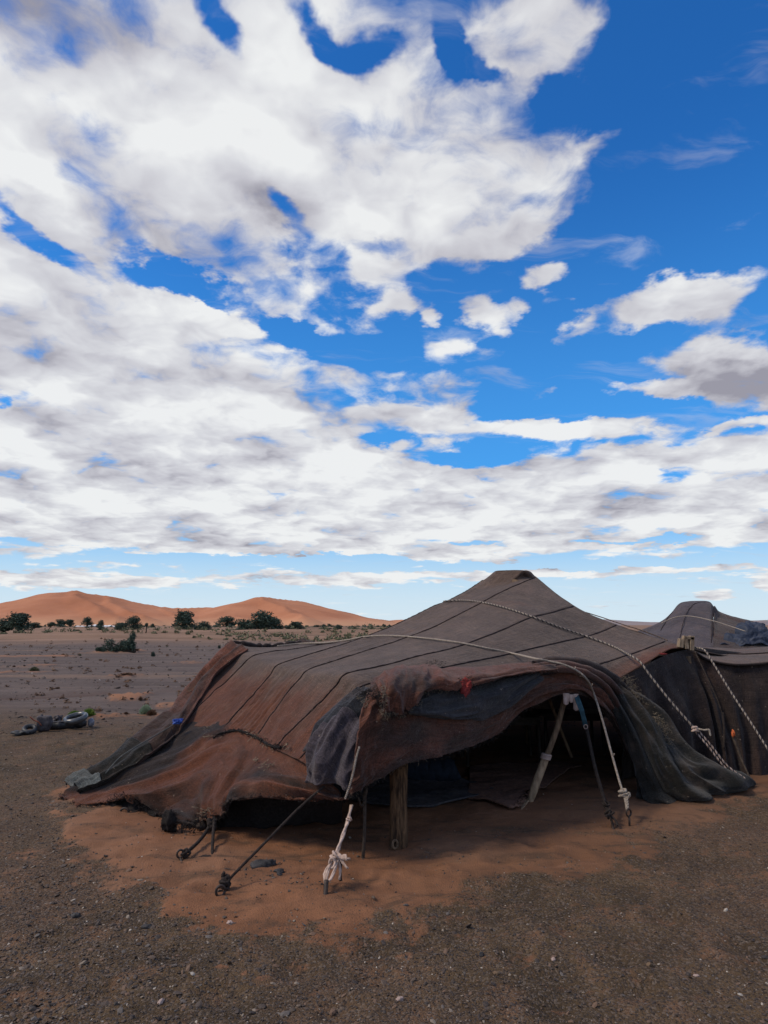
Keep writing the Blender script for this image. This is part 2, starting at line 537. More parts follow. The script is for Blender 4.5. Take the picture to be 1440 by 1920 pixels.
def m_wool(name, base, rust, dust=0.25, sheen=0.10, rust_k=1.0, streak=1.0):
    """hand woven goat-hair strips: streaks along the strip, rust-brown staining where the 'rust' attribute says, dust"""
    m, k = new_mat(name)
    uv = k.n('ShaderNodeTexCoord').outputs['UV']
    ob = k.n('ShaderNodeNewGeometry').outputs['Position']
    st = k.noise(k.n('ShaderNodeMapping', {'Vector': uv, 'Scale': (1.2, 28.0, 1.0)}).outputs[0], 3.0, 5, 0.6)
    st2 = k.noise(k.n('ShaderNodeMapping', {'Vector': uv, 'Scale': (30.0, 1.2, 1.0)}).outputs[0], 3.0, 4, 0.6)
    blot = k.noise(ob, 1.6, 6, 0.6, 0.3)
    fine = k.noise(ob, 85, 4, 0.75)
    r = k.m('MULTIPLY', k.attr('rust'), rust_k)
    r = k.m('ADD', r, k.m('MULTIPLY', k.m('SUBTRACT', blot, 0.5), 1.1))
    r = k.mr(r, 0.15, 0.85)
    c = k.mix(r, base, rust)
    dark = k.mr(k.m('ADD', k.m('MULTIPLY', st, 0.6), k.m('MULTIPLY', st2, 0.4)), 0.36, 0.64, 1 - 0.38 * streak, 1 + 0.30 * streak)
    dark = k.m('MULTIPLY', dark, k.mr(blot, 0.25, 0.75, 0.8, 1.22))
    dark = k.m('MULTIPLY', dark, k.mr(fine, 0.3, 0.7, 0.62, 1.38))
    c = k.vm('SCALE', c, dark)
    dst = k.mr(k.noise(ob, 4.0, 8, 0.7), 0.46, 0.75, 0.0, dust)
    c = k.mix(dst, c, (0.30, 0.20, 0.145))
    sp = k.mr(k.noise(ob, 38, 2, 0.5), 0.70, 0.76, 0.0, 0.5)     # bits of straw and dust
    c = k.mix(sp, c, (0.34, 0.27, 0.21))
    wv = k.m('ADD', k.m('MULTIPLY', st, 0.5), k.m('MULTIPLY', k.noise(ob, 140, 3, 0.6), 0.5))
    hgt = k.m('ADD', wv, k.m('MULTIPLY', k.noise(ob, 9, 5, 0.65), 1.4))
    finish(k, c, 0.95, hgt, 0.85, 0.016, 0.1, sheen)
    return m

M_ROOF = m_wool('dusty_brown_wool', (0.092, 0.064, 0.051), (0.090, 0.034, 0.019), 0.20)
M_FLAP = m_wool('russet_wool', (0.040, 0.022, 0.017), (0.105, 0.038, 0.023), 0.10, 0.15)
M_SKIRT = m_wool('rust_red_wool', (0.018, 0.012, 0.010), (0.092, 0.032, 0.016), 0.10, 0.1, 1.0, 0.6)  # near-black end serves as painted shade between the skirt folds
M_FARROOF = m_wool('far_brown_wool', (0.066, 0.052, 0.056), (0.085, 0.050, 0.042), 0.15)
M_GREY = m_wool('charcoal_blanket', (0.024, 0.025, 0.030), (0.036, 0.034, 0.040), 0.10, 0.15)
M_MAUVE = m_wool('mauve_grey_blanket', (0.046, 0.038, 0.046), (0.066, 0.053, 0.060), 0.15, 0.15)
M_DARK = m_wool('dark_brown_wool', (0.026, 0.019, 0.018), (0.052, 0.030, 0.023), 0.10, 0.1)
M_GREEN = m_wool('dark_green_grey_wool', (0.012, 0.0115, 0.010), (0.028, 0.020, 0.015), 0.12, 0.15)
M_PALE = m_wool('pale_striped_sacking', (0.09, 0.10, 0.098), (0.17, 0.18, 0.17), 0.2, 0.1)

def m_plain(name, c1, c2, scale=12, rough=0.85, bump=0.4, bdist=0.01, spec=0.25, stretch=(1, 1, 1), metal=0.0):
    m, k = new_mat(name)
    ob = k.n('ShaderNodeTexCoord').outputs['Object']
    v = k.n('ShaderNodeMapping', {'Vector': ob, 'Scale': stretch}).outputs[0]
    n = k.noise(v, scale, 6, 0.65)
    c = k.mix(k.mr(n, 0.3, 0.7), c1, c2)
    finish(k, c, rough, n, bump, bdist, spec, 0.0, metal)
    return m

M_BARK = m_plain('split_palm_trunk_wood', (0.022, 0.012, 0.007), (0.20, 0.115, 0.060), 11, 0.9, 1.0, 0.035, stretch=(5, 5, 0.5))
M_POLE = m_plain('weathered_pole_wood', (0.07, 0.045, 0.027), (0.18, 0.12, 0.075), 10, 0.85, 0.6, 0.008, stretch=(3, 3, 0.8))
M_PALEPOLE = m_plain('peeled_pole_wood', (0.17, 0.115, 0.07), (0.36, 0.26, 0.17), 12, 0.8, 0.5, 0.006, stretch=(3, 3, 0.8))
M_TWIG = m_plain('dark_branch', (0.022, 0.016, 0.012), (0.07, 0.052, 0.04), 30, 0.9, 0.6, 0.006)
M_BLOCK = m_plain('pale_cut_wood', (0.13, 0.09, 0.06), (0.33, 0.25, 0.17), 14, 0.85, 0.6, 0.006, stretch=(4, 4, 1))
M_ROPEW = m_plain('cream_cotton_rope', (0.17, 0.14, 0.115), (0.38, 0.32, 0.265), 60, 0.9, 0.5, 0.004)
M_ROPEL = m_plain('pink_white_rag', (0.30, 0.21, 0.165), (0.54, 0.41, 0.345), 24, 0.9, 0.6, 0.006)
M_ROPED = m_plain('dark_rope', (0.014, 0.011, 0.010), (0.045, 0.033, 0.028), 50, 0.95, 0.6, 0.004)
M_ROPEB = m_plain('black_strand', (0.02, 0.018, 0.022), (0.06, 0.052, 0.056), 60, 0.9, 0.4, 0.004)
M_IRON = m_plain('rusty_iron', (0.012, 0.010, 0.010), (0.05, 0.028, 0.018), 40, 0.6, 0.6, 0.003, 0.4)
M_STRAW = m_plain('frayed_straw_yarn', (0.12, 0.095, 0.065), (0.27, 0.22, 0.16), 30, 0.9, 0.2)
M_BLACKYARN = m_plain('black_goat_hair', (0.008, 0.007, 0.007), (0.024, 0.019, 0.018), 60, 0.95, 0.4)
M_SEAM = m_plain('dark_seam_cord', (0.016, 0.011, 0.011), (0.045, 0.028, 0.025), 60, 0.95, 0.6, 0.005)
M_RED = m_plain('red_rag', (0.10, 0.010, 0.010), (0.30, 0.045, 0.04), 18, 0.8, 0.4)
M_BLUE = m_plain('blue_plastic', (0.02, 0.05, 0.28), (0.06, 0.14, 0.50), 14, 0.45, 0.4)
M_ORANGE = m_plain('orange_rag', (0.35, 0.07, 0.02), (0.62, 0.16, 0.05), 14, 0.7, 0.4)
M_TEAL = m_plain('teal_strap', (0.015, 0.045, 0.06), (0.035, 0.095, 0.12), 14, 0.7, 0.4)
M_PINK = m_plain('pinkish_white_cloth', (0.26, 0.19, 0.165), (0.42, 0.32, 0.28), 14, 0.9, 0.4)
M_RUBBER = m_plain('black_rubber', (0.010, 0.011, 0.013), (0.035, 0.036, 0.040), 20, 0.55, 0.4, 0.004, 0.5)
M_GRIME = m_plain('grey_grimy_plastic', (0.035, 0.030, 0.034), (0.085, 0.075, 0.080), 16, 0.6, 0.4)
M_MATTRESS = m_plain('navy_mattress_cloth', (0.007, 0.011, 0.020), (0.013, 0.022, 0.040), 20, 0.8, 0.4)
M_MAT = m_plain('dark_floor_mat', (0.030, 0.030, 0.036), (0.075, 0.070, 0.075), 40, 0.95, 0.5)
M_MATB = m_plain('brown_floor_mat', (0.085, 0.048, 0.036), (0.17, 0.095, 0.07), 30, 0.95, 0.5)
M_TABLE = m_plain('dark_table_wood', (0.018, 0.014, 0.013), (0.05, 0.038, 0.032), 20, 0.6, 0.3)
M_ROCKD = m_plain('dark_rock', (0.018, 0.018, 0.020), (0.060, 0.055, 0.055), 20, 0.7, 0.8, 0.01)
M_WHITE = m_plain('white_tarpaulin', (0.55, 0.55, 0.56), (0.78, 0.78, 0.79), 2, 0.7, 0.1)

# ------------------------------------------------------------------ ground
SANDPX = [(112, 1496), (128, 1545), (170, 1600), (235, 1655), (310, 1700), (400, 1722), (470, 1748), (560, 1760), (680, 1745),
          (760, 1712), (830, 1690), (930, 1660), (1060, 1655), (1180, 1640), (1225, 1610), (1260, 1580), (1320, 1560), (1380, 1530), (1440, 1505)]
SAND = [G(x, y)[:2] for x, y in SANDPX] + [(6.2, 7.2), (7.5, 12), (-1.0, 12.5), (-2.4, 8.6), (-3.15, 7.2)]
def poly_sd(x, y, poly):
    x = np.asarray(x, float); y = np.asarray(y, float)
    d = np.full(x.shape, 1e9); ins = np.zeros(x.shape, bool)
    n = len(poly)
    for i in range(n):
        ax, ay = poly[i]; bx, by = poly[(i + 1) % n]
        ex, ey = bx - ax, by - ay
        t = np.clip(((x - ax) * ex + (y - ay) * ey) / (ex * ex + ey * ey), 0, 1)
        d = np.minimum(d, np.hypot(x - ax - t * ex, y - ay - t * ey))
        c = ((ay > y) != (by > y)) & (x < (bx - ax) * (y - ay) / ((by - ay) + 1e-12) + ax)
        ins ^= c
    return np.where(ins, -d, d)

# small sand drifts on the plain : (px,py, half width px, half height px, height m, strength)
DR = [(250, 1310, 52, 9, 0.10, 1.0), (330, 1322, 60, 7, 0.05, .8), (290, 1340, 150, 7, 0.03, .9), (200, 1342, 60, 6, 0.03, .8), (230, 1267, 45, 4, 0.10, .9),
      (355, 1243, 40, 4, .08, .7), (90, 1232, 140, 4, 0.08, .75), (30, 1262, 60, 4, .05, .8), (225, 1223, 60, 4, .15, .9), (60, 1250, 60, 4, .05, .6),
      (45, 1600, 50, 16, 0.0, .8), (15, 1640, 40, 12, 0.0, .6), (130, 1580, 60, 10, 0, .5), (165, 1745, 12, 8, 0, .7), (415, 1822, 25, 7, 0, .9), (455, 1828, 24, 7, 0, .9),
      (500, 1838, 22, 6, 0, .85), (565, 1808, 26, 8, 0, .7), (690, 1805, 24, 6, 0, .5), (1270, 1660, 26, 11, 0, .75), (1385, 1660, 22, 8, 0, .6), (1065, 1750, 36, 16, 0, .6), (980, 1795, 45, 26, 0, .55),
      (1250, 1725, 48, 14, 0, .6), (1400, 1730, 22, 7, 0, .6), (1035, 1890, 36, 12, 0, .6), (1380, 1600, 90, 14, 0, .5), (1410, 1810, 60, 22, 0, .35), (1200, 1780, 70, 20, 0, .35), (90, 1400, 60, 8, 0, .3), (1150, 1700, 110, 14, 0, .5), (1330, 1790, 90, 22, 0, .4), (900, 1760, 110, 12, 0, .4), (1100, 1850, 120, 22, 0, .35), (760, 1800, 60, 12, 0, .45), (1420, 1640, 60, 14, 0, .55), (600, 1860, 90, 14, 0, .3), (30, 1870, 60, 20, 0, .35)]
DRW = []
for (x, y, a, b, h, s) in DR:
    c = G(x, y); ex = G(x + a, y)[0] - c[0]; ey = (G(x, y - b)[1] - G(x, y + b)[1]) / 2
    DRW.append((c[0], c[1], ex, ey, h, s))
PITS = [G(1065, 1750), G(980, 1795), G(1250, 1725), G(1035, 1890), G(1150, 1800), G(860, 1850), G(1120, 1690), G(330, 1800), G(420, 1870), G(560, 1820), G(640, 1900), G(200, 1870), G(1320, 1700), G(1390, 1780), G(1210, 1860), G(780, 1770), G(930, 1720), G(100, 1760), G(1330, 1620), G(700, 1840), G(330, 1660), G(395, 1672), G(520, 1700), G(455, 1630), G(690, 1650), G(720, 1700), G(800, 1640), G(870, 1600), G(940, 1620), G(1010, 1590), G(1080, 1610), G(560, 1590), G(250, 1610)]

def ground_fields(x, y):
    x = np.asarray(x, float); y = np.asarray(y, float)
    near = 1 - sst(9.5, 13.0, y + 0.25 * x)
    sd = poly_sd(x, y, SAND) + 0.22 * fb(x * 2.1, y * 2.1, 3.3, 5, 3, 0.6) + 0.05 * fb(x * 14, y * 14, 1.3, 2, 33)
    sand = 1 - sst(-0.16, 0.20, sd + 0.10 * fb(x * 6, y * 9, 4.3, 4, 34, 0.65))
    # wet dark crust tongues inside the sand in front of the opening
    crust = sst(-0.15, 0.75, fb(x * 1.1 + 3, y * 3.2, 7.7, 6, 5, 0.68) + 0.05) * sst(-0.5, 0.9, x) * (1 - sst(5.2, 6.3, y))
    sand = sand * (1 - 0.72 * crust)
    h = 0.030 * sst(0.25, -0.25, sd)
    for (cx, cy, a, b, dh, s) in DRW:
        q = np.hypot((x - cx) / a, (y - cy) / b) + 0.5 * fb(x / a * 2, y / b * 2, cx, 3, 9)
        mm = (1 - sst(0.25, 1.15, q)) * np.clip(0.75 + 0.8 * fb(x / a * 5, y / b * 5, cx, 3, 10), 0, 1)
        sand = np.maximum(sand, mm * s)
        h = h + dh * mm
    h = h + near * (0.022 * fb(x * 0.8, y * 0.8, 0.5, 3, 11) + 0.011 * fb(x * 3.4, y * 3.4, 0.2, 3, 12) + 0.0035 * fb(x * 16, y * 16, 0.9, 3, 13))
    h = h + near * sand * (0.010 * fb(x * 2.0, y * 4.5, 2.2, 4, 14) + 0.006 * np.abs(fb(x * 5, y * 12, 2.2, 3, 15)))
    for p in PITS:
        q = np.hypot(x - p[0], (y - p[1]))
        h = h - 0.020 * (1 - sst(0.03, 0.13, q)) + 0.008 * np.exp(-((q - 0.15) / 0.04) ** 2)
    far = 1 - near
    plain = far * (1 - sst(55, 75, y))
    h = h + plain * (0.03 * fb(x * 0.25, y * 0.8, 1.1, 4, 21))
    farsand = sst(50, 75, y + 9 * fb(x * 0.05, y * 0.03, 0, 3, 22) + 0.03 * x)
    h = h + farsand * (0.35 + 0.55 * fb(x * 0.03, y * 0.05, 2, 4, 23)) * (1 - sst(700, 1500, np.hypot(x, y)) * 0.7)
    h = np.where(y > 55, np.minimum(h, 1.0), h)
    # wheel tracks over the plain
    ty = 15.5 + (x + 8.5) * 0.62
    tr = np.exp(-((y - ty) / 0.38) ** 2)
    tr2 = np.exp(-((y - (ty + 1.3 + 0.05 * x)) / 0.18) ** 2) * 0.4
    track = (tr + tr2) * far * sst(-0.9, 0.1, fb(x * 0.5, y * 0.5, 0, 3, 24) + 0.3)
    h = h - 0.02 * track
    return h, sand, near, farsand, track

_gzc = {}
def gz(x, y):
    if y > 20:
        # bilinear lookup in the ground grid itself
        a = math.degrees(math.atan2(x, y)); r_ = math.hypot(x, y)
        i = min(max(int(np.searchsorted(radii, r_)) - 1, 0), len(radii) - 2); j = min(max(int(np.searchsorted(angs, a)) - 1, 0), len(angs) - 2)
        fi = (r_ - radii[i]) / (radii[i + 1] - radii[i]); fj = (a - angs[j]) / (angs[j + 1] - angs[j])
        return float((gh[i, j] * (1 - fi) + gh[i + 1, j] * fi) * (1 - fj) + (gh[i, j + 1] * (1 - fi) + gh[i + 1, j + 1] * fi) * fj)
    return float(ground_fields(np.array([x]), np.array([y]))[0][0])

radii = [0.0, 0.4]
r = 0.8
while r < 9500:
    radii.append(r)
    r *= (1.0062 if 2.2 < r < 14 else 1.02 if r < 120 else 1.05)
radii = np.array(radii)
angs = np.concatenate([np.linspace(-180, -50, 40, endpoint=False), np.linspace(-50, 50, 420, endpoint=False), np.linspace(50, 180, 41)])
A_, R_ = np.meshgrid(np.radians(angs), radii)
gx, gy = np.sin(A_) * R_, np.cos(A_) * R_
gh, gs, gn, gf, gt = ground_fields(gx, gy)
V = np.stack([gx, gy, gh], -1).reshape(-1, 3)
m, k = new_mat('desert_ground')
pos = k.n('ShaderNodeNewGeometry').outputs['Position']
dist = k.vm('LENGTH', pos)
stretch = k.n('ShaderNodeMapping', {'Vector': pos, 'Rotation': (0, 0, math.radians(-6)), 'Scale': (0.16, 1.0, 1.0)}).outputs[0]
sand_a, near_a, far_a, trk_a = k.attr('sand'), k.attr('near'), k.attr('farsand'), k.attr('track')
nA = k.noise(pos, 2.3, 8, 0.65, 0.2)
nB = k.noise(pos, 30, 6, 0.7)
nC = k.noise(pos, 150, 3, 0.6)
nS = k.noise(stretch, 0.9, 8, 0.68, 0.3)
nL = k.noise(pos, 0.55, 4, 0.55)
# gravel colours
grav = k.mix(k.mr(nA, 0.3, 0.7), (0.054, 0.036, 0.020), (0.120, 0.077, 0.042))
grav = k.mix(k.mr(nL, 0.44, 0.68, 0, 0.7), grav, (0.115, 0.068, 0.043))
grav = k.mix(k.mr(k.noise(pos, 4.5, 6, 0.65), 0.50, 0.68, 0, 0.75), grav, (0.17, 0.092, 0.052))
vor = k.n('ShaderNodeTexVoronoi', {'Vector': pos, 'Scale': 95.0, 'Randomness': 1.0}, feature='F1')
grav = k.mix(k.mr(k.n('ShaderNodeSeparateColor', {0: vor.outputs['Color']}).outputs[0], 0.55, 1.0, 0, 0.6), grav, (0.17, 0.135, 0.11))
grav = k.mix(k.mr(k.n('ShaderNodeSeparateColor', {0: vor.outputs['Color']}).outputs[1], 0.6, 1.0, 0, 0.75), grav, (0.028, 0.024, 0.024))
# sand colours
sandc = k.mix(k.mr(nA, 0.3, 0.72), (0.150, 0.066, 0.033), (0.245, 0.112, 0.058))
sandc = k.mix(k.mr(nB, 0.35, 0.75, 0, 0.4), sandc, (0.135, 0.072, 0.042))
sandc = k.mix(k.mr(nL, 0.45, 0.66, 0, 0.55), sandc, (0.235, 0.135, 0.085))
sandc = k.mix(k.mr(k.n('ShaderNodeSeparateXYZ', {0: pos}).outputs[0], -0.4, 1.6, 0, 0.55), sandc, (0.125, 0.068, 0.040))
sandc = k.mix(k.mr(nC, 0.60, 0.70, 0, 0.5), sandc, (0.10, 0.062, 0.042))
damp = k.noise(k.n('ShaderNodeMapping', {'Vector': pos, 'Rotation': (0, 0, math.radians(-12)), 'Scale': (1.0, 2.6, 1.0)}).outputs[0], 1.6, 9, 0.68, 0.6)
sandc = k.mix(k.mr(damp, 0.50, 0.64, 0, 0.75), sandc, (0.072, 0.046, 0.031))
sandc = k.mix(k.mr(damp, 0.28, 0.42, 0.55, 0), sandc, (0.27, 0.135, 0.082))
sf = k.m('ADD', sand_a, k.m('MULTIPLY', k.m('SUBTRACT', nB, 0.5), 1.5))
sf = k.m('ADD', sf, k.m('MULTIPLY', k.m('SUBTRACT', k.noise(pos, 9, 6, 0.7), 0.5), 1.0))
sf = k.mr(sf, 0.18, 0.80)
c = k.mix(sf, grav, sandc)
# plain of fine dark gravel, streaked
plain = k.mix(k.mr(nS, 0.34, 0.66), (0.092, 0.070, 0.063), (0.150, 0.114, 0.100))
plain = k.mix(k.mr(k.noise(stretch, 3.1, 5, 0.6), 0.60, 0.72, 0, 0.45), plain, (0.26, 0.165, 0.11))
plain = k.mix(k.mr(k.noise(stretch, 0.35, 6, 0.6), 0.56, 0.66, 0, 0.6), plain, (0.25, 0.16, 0.11))
plain = k.mix(k.mr(k.noise(pos, 5.0, 6, 0.75), 0.35, 0.65, 0.35, 0), plain, (0.070, 0.052, 0.046))
plain = k.mix(k.mr(k.noise(pos, 1.3, 7, 0.75), 0.56, 0.70, 0, 0.45), plain, (0.21, 0.15, 0.115))
plain = k.mix(k.m('MULTIPLY', sf, 0.95), plain, (0.27, 0.130, 0.072))
plain = k.mix(k.m('MULTIPLY', trk_a, 0.8), plain, (0.085, 0.048, 0.036))
c = k.mix(near_a, plain, c)
fs = k.mix(k.mr(k.noise(stretch, 0.12, 8, 0.7), 0.35, 0.65), (0.155, 0.095, 0.064), (0.28, 0.172, 0.115))
c = k.mix(far_a, c, fs)
hgt = k.m('ADD', k.m('MULTIPLY', nB, 1.0), k.m('ADD', k.m('MULTIPLY', nC, 0.5), k.m('MULTIPLY', vor.outputs['Distance'], -0.5)))
hgt = k.m('MULTIPLY', hgt, k.mr(sf, 0.0, 1.0, 1.0, 0.55))
finish(k, c, 0.95, hgt, 0.9, 0.014, 0.15)
M_GROUND = m
nR, nA_ = gx.shape
me = mesh_np('ground', V, grid_faces(nR, nA_), M_GROUND, True, None,
             {'sand': gs.ravel(), 'near': gn.ravel(), 'farsand': gf.ravel(), 'track': gt.ravel()})
ground = link_mesh('ground', me)
ground['kind'] = 'structure'

# ------------------------------------------------------------------ dunes
def dune_mat():
    m, k = new_mat('orange_dune_sand')
    pos = k.n('ShaderNodeNewGeometry').outputs['Position']
    n = k.noise(pos, 0.012, 6, 0.6, 0.4)
    n2 = k.noise(pos, 0.12, 5, 0.6)
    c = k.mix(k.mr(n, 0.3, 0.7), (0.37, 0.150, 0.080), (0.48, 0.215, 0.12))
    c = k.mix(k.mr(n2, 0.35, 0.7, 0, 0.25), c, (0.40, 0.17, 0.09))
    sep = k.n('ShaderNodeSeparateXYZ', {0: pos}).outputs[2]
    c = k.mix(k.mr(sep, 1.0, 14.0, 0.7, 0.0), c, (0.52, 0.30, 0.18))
    finish(k, c, 0.95, n2, 0.4, 1.0, 0.1)
    return m
M_DUNE = dune_mat()
def up(px, py, Y):
    p = P(px, py, Y); return (p[0], p[1], p[2])
CREST = [
    # polyline of crest points, near slope, far slope
    ([up(-420, 1128, 930), up(-260, 1112, 900), up(-120, 1138, 900), up(-20, 1132, 900), up(50, 1129, 900), up(88, 1118, 900), up(122, 1105, 900), up(165, 1112, 930), up(200, 1115.5, 950), up(250, 1128, 960), up(300, 1137, 980), up(350, 1140.5, 990)], .30, .5),
    ([up(122, 1105, 900), up(150, 1119, 850), up(188, 1137, 800), up(232, 1160, 750)], .46, .42),
    ([up(200, 1115.5, 950), up(196, 1119, 900), up(214, 1132, 840), up(268, 1155, 770)], .44, .40),
    ([up(50, 1129, 900), up(30, 1145, 820), up(-30, 1162, 760)], .3, .3),
    ([up(330, 1139.5, 985), up(385, 1139, 1000), up(430, 1137.5, 1010), up(455, 1131, 1010), up(475, 1122.5, 1010), up(494, 1119.5, 1010), up(540, 1124.5, 1040), up(565, 1127, 1060), up(585, 1134, 1080), up(600, 1141, 1100), up(625, 1145, 1120), up(650, 1150.5, 1150), up(690, 1159, 1200), up(730, 1164.5, 1250)], .30, .5),
    ([up(494, 1119.5, 1010), up(516, 1132, 940), up(560, 1153, 860)], .46, .42),
    ([up(400, 1140, 1000), up(430, 1152, 900), up(500, 1165, 820)], .3, .3),
    ([up(280, 1134, 975), up(320, 1150, 880), up(360, 1164, 800)], .3, .3),
    ([up(715, 1168, 1400), up(740, 1162, 1400), up(752, 1161.5, 1400), up(775, 1167, 1400)], .12, .3),
]
nx, ny = 560, 150
xs = np.linspace(-880, 190, nx)
ys = 640 + (1560 - 640) * np.linspace(0, 1, ny) ** 1.2
DX, DY = np.meshgrid(xs, ys)
DZ = np.full(DX.shape, -8.0)
wx = DX + 9 * fb(DX * 0.012, DY * 0.012, 0, 3, 41)
wy = DY + 12 * fb(DX * 0.012, DY * 0.012, 5, 3, 42)
for pl, s1, s2 in CREST:
    pl = rs(pl, 40)
    for i in range(len(pl) - 1):
        a, b = pl[i], pl[i + 1]
        e = b - a
        t = np.clip(((wx - a[0]) * e[0] + (wy - a[1]) * e[1]) / (e[0] ** 2 + e[1] ** 2), 0, 1)
        cx, cy, cz = a[0] + t * e[0], a[1] + t * e[1], a[2] + t * e[2]
        d = np.hypot(wx - cx, wy - cy)
        sl = np.where(wy < cy, s1, s2)
        hh = cz - sl * d * (1 + 0.0 * d) + 0.00045 * np.minimum(d, 180) ** 2
        DZ = np.maximum(DZ, hh)
DZ = DZ + 1.0 * fb(DX * 0.02, DY * 0.03, 1, 4, 43) * sst(0, 20, DZ)
# outer rim sinks below the ground
edge = np.minimum.reduce([sst(-880, -780, DX), 1 - sst(150, 190, DX), sst(640, 690, DY), 1 - sst(1500, 1560, DY)])
DZ = DZ * edge - 3 * (1 - edge)
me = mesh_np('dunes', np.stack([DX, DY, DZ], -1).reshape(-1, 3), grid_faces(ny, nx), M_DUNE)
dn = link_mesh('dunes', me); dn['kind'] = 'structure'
# low hills on the far right horizon
hx = np.linspace(200, 5200, 260); hy = np.linspace(5000, 7600, 24)
HX, HY = np.meshgrid(hx, hy)
HZ = (38 + 26 * fb(HX * 0.0011, HY * 0.0008, 4, 4, 45)) * np.sin(np.pi * np.clip((HY - 5000) / 2600, 0, 1)) * sst(200, 900, HX) * (1 - sst(4700, 5200, HX)) - 3
mh = m_plain('far_hill_rock', (0.20, 0.17, 0.17), (0.28, 0.22, 0.21), 0.004, 0.95, 0.1, 1)
me = mesh_np('hills', np.stack([HX, HY, HZ], -1).reshape(-1, 3), grid_faces(24, 260), mh)
hl = link_mesh('hills', me); hl['kind'] = 'structure'

# ------------------------------------------------------------------ the big black tent
TENT = empty('nomad_tent', (0.6, 7.6, 0.0), 'large low brown wool nomad tent with a raised ridge, propped front opening and tattered flaps', 'tent')

PF = {'E0': ((-0.05, 5.30), (3.60, 8.05)), 'L5': ((-0.10, 5.38), (3.38, 8.24)), 'L4': ((-0.16, 5.50), (2.88, 8.69)), 'L3': ((-0.28, 5.73), (2.52, 9.01)),
      'C': ((-0.73, 6.56), (1.94, 9.52)), 'B': ((-1.10, 7.24), (1.35, 10.05)), 'A': ((-1.55, 8.07), (0.80, 10.5)), 'E': ((-2.0, 8.9), (0.25, 11.0))}
ROOF = {
 'E0': [(1290, 1214), (1265, 1212), (1210, 1243), (1154, 1275), (1110, 1288), (1060, 1292), (1000, 1288), (900, 1282), (800, 1285), (730, 1296), (692, 1312)],
 'L5': [(1250, 1202), (1180, 1228), (1107, 1250), (1040, 1266), (960, 1270), (860, 1272), (760, 1280), (685, 1302)],
 'L4': [(1158, 1171.5), (1120, 1187), (1070, 1200), (1002, 1215), (930, 1231), (851, 1248), (770, 1264), (715, 1276), (676, 1288)],
 'L3': [(1078, 1136), (1030, 1150), (985, 1162), (930, 1186), (868, 1209), (780, 1232), (700, 1253), (650, 1264)],
 'C': [(1006, 1082), (948, 1106), (892, 1136), (820, 1172), (752, 1200), (680, 1223), (620, 1242), (577, 1257)],
 'B': [(909, 1086), (862, 1115), (800, 1144), (740, 1172), (676, 1197), (600, 1221), (560, 1234), (523, 1246)],
}
HID = {'A': [(0.80, 10.5, 1.72), (0.1, 9.78, 1.44)], 'E': [(0.25, 11.0, 1.25), (-0.5, 10.3, 1.22)]}
ROOFV = {'A': [(610, 1208), (560, 1217), (515, 1222), (473, 1231)], 'E': [(575, 1208), (530, 1211), (480, 1213), (434, 1207)]}
FLAP = {
 'E0': [(660, 1350, 5.22), (625, 1400, 5.12), (596, 1440, 5.02)],
 'L5': [(648, 1345, 5.32), (612, 1395, 5.22), (580, 1435, 5.12)],
 'L4': [(640, 1328, 5.46), (598, 1378, 5.40), (560, 1424, 5.34)],
 'L3': [(605, 1313, 5.76), (555, 1362, 5.80), (514, 1402, 5.84)],
 'C': [(552, 1285, 6.50), (515, 1332, 6.42), (480, 1380, 6.35)],
 'B': [(490, 1285, 7.12), (450, 1330, 6.98), (417, 1366, 6.85)],
 'A': [(430, 1272, 7.90), (385, 1312, 7.72), (345, 1358, 7.45)],
 'E': [(385, 1258, 8.55), (338, 1310, 8.05), (302, 1352, 7.62)],
}
NR_, NF_ = 13, 6
names = ['E0', 'L5', 'L4', 'L3', 'C', 'B', 'A', 'E']
rowpts = {}
for nme in names:
    A, B = PF[nme]
    if nme in ROOF:
        rp = [L(x, y, A, B) for x, y in ROOF[nme]]
    else:
        rp = HID[nme] + [L(x, y, A, B) for x, y in ROOFV[nme]]
    rp = rs(rp, NR_)
    fp = rs([tuple(rp[-1])] + [P(*q) for q in FLAP[nme]], NF_ + 1)[1:]
    rowpts[nme] = np.concatenate([rp, fp])
pk = rowpts['C'] * 0.66 + rowpts['B'] * 0.34
pk2 = rowpts['C'] * 0.30 + rowpts['B'] * 0.70
pk[0] = P(982, 1069.5, 9.66); pk2[0] = P(932, 1070.5, 9.95)
ctrl = [rowpts[n_] for n_ in ('E0', 'L5', 'L4', 'L3', 'C')] + [pk, pk2] + [rowpts[n_] for n_ in ('B', 'A', 'E')]
SUB, NU = 16, 260
S = surf(ctrl, NU, 9 * SUB + 1)
nv, nu = S.shape[:2]
uu = np.linspace(0, NR_ + NF_ - 1, nu)[None, :] + np.zeros((nv, 1))
vv = np.linspace(0, 9, nv)[:, None] + np.zeros((1, nu))
flapw = sst(NR_ - 1.5, NR_ + 1.5, uu)
Nn = normals(S)
if Nn[nv // 2, nu // 3, 2] < 0: Nn = -Nn; FL = True
else: FL = False
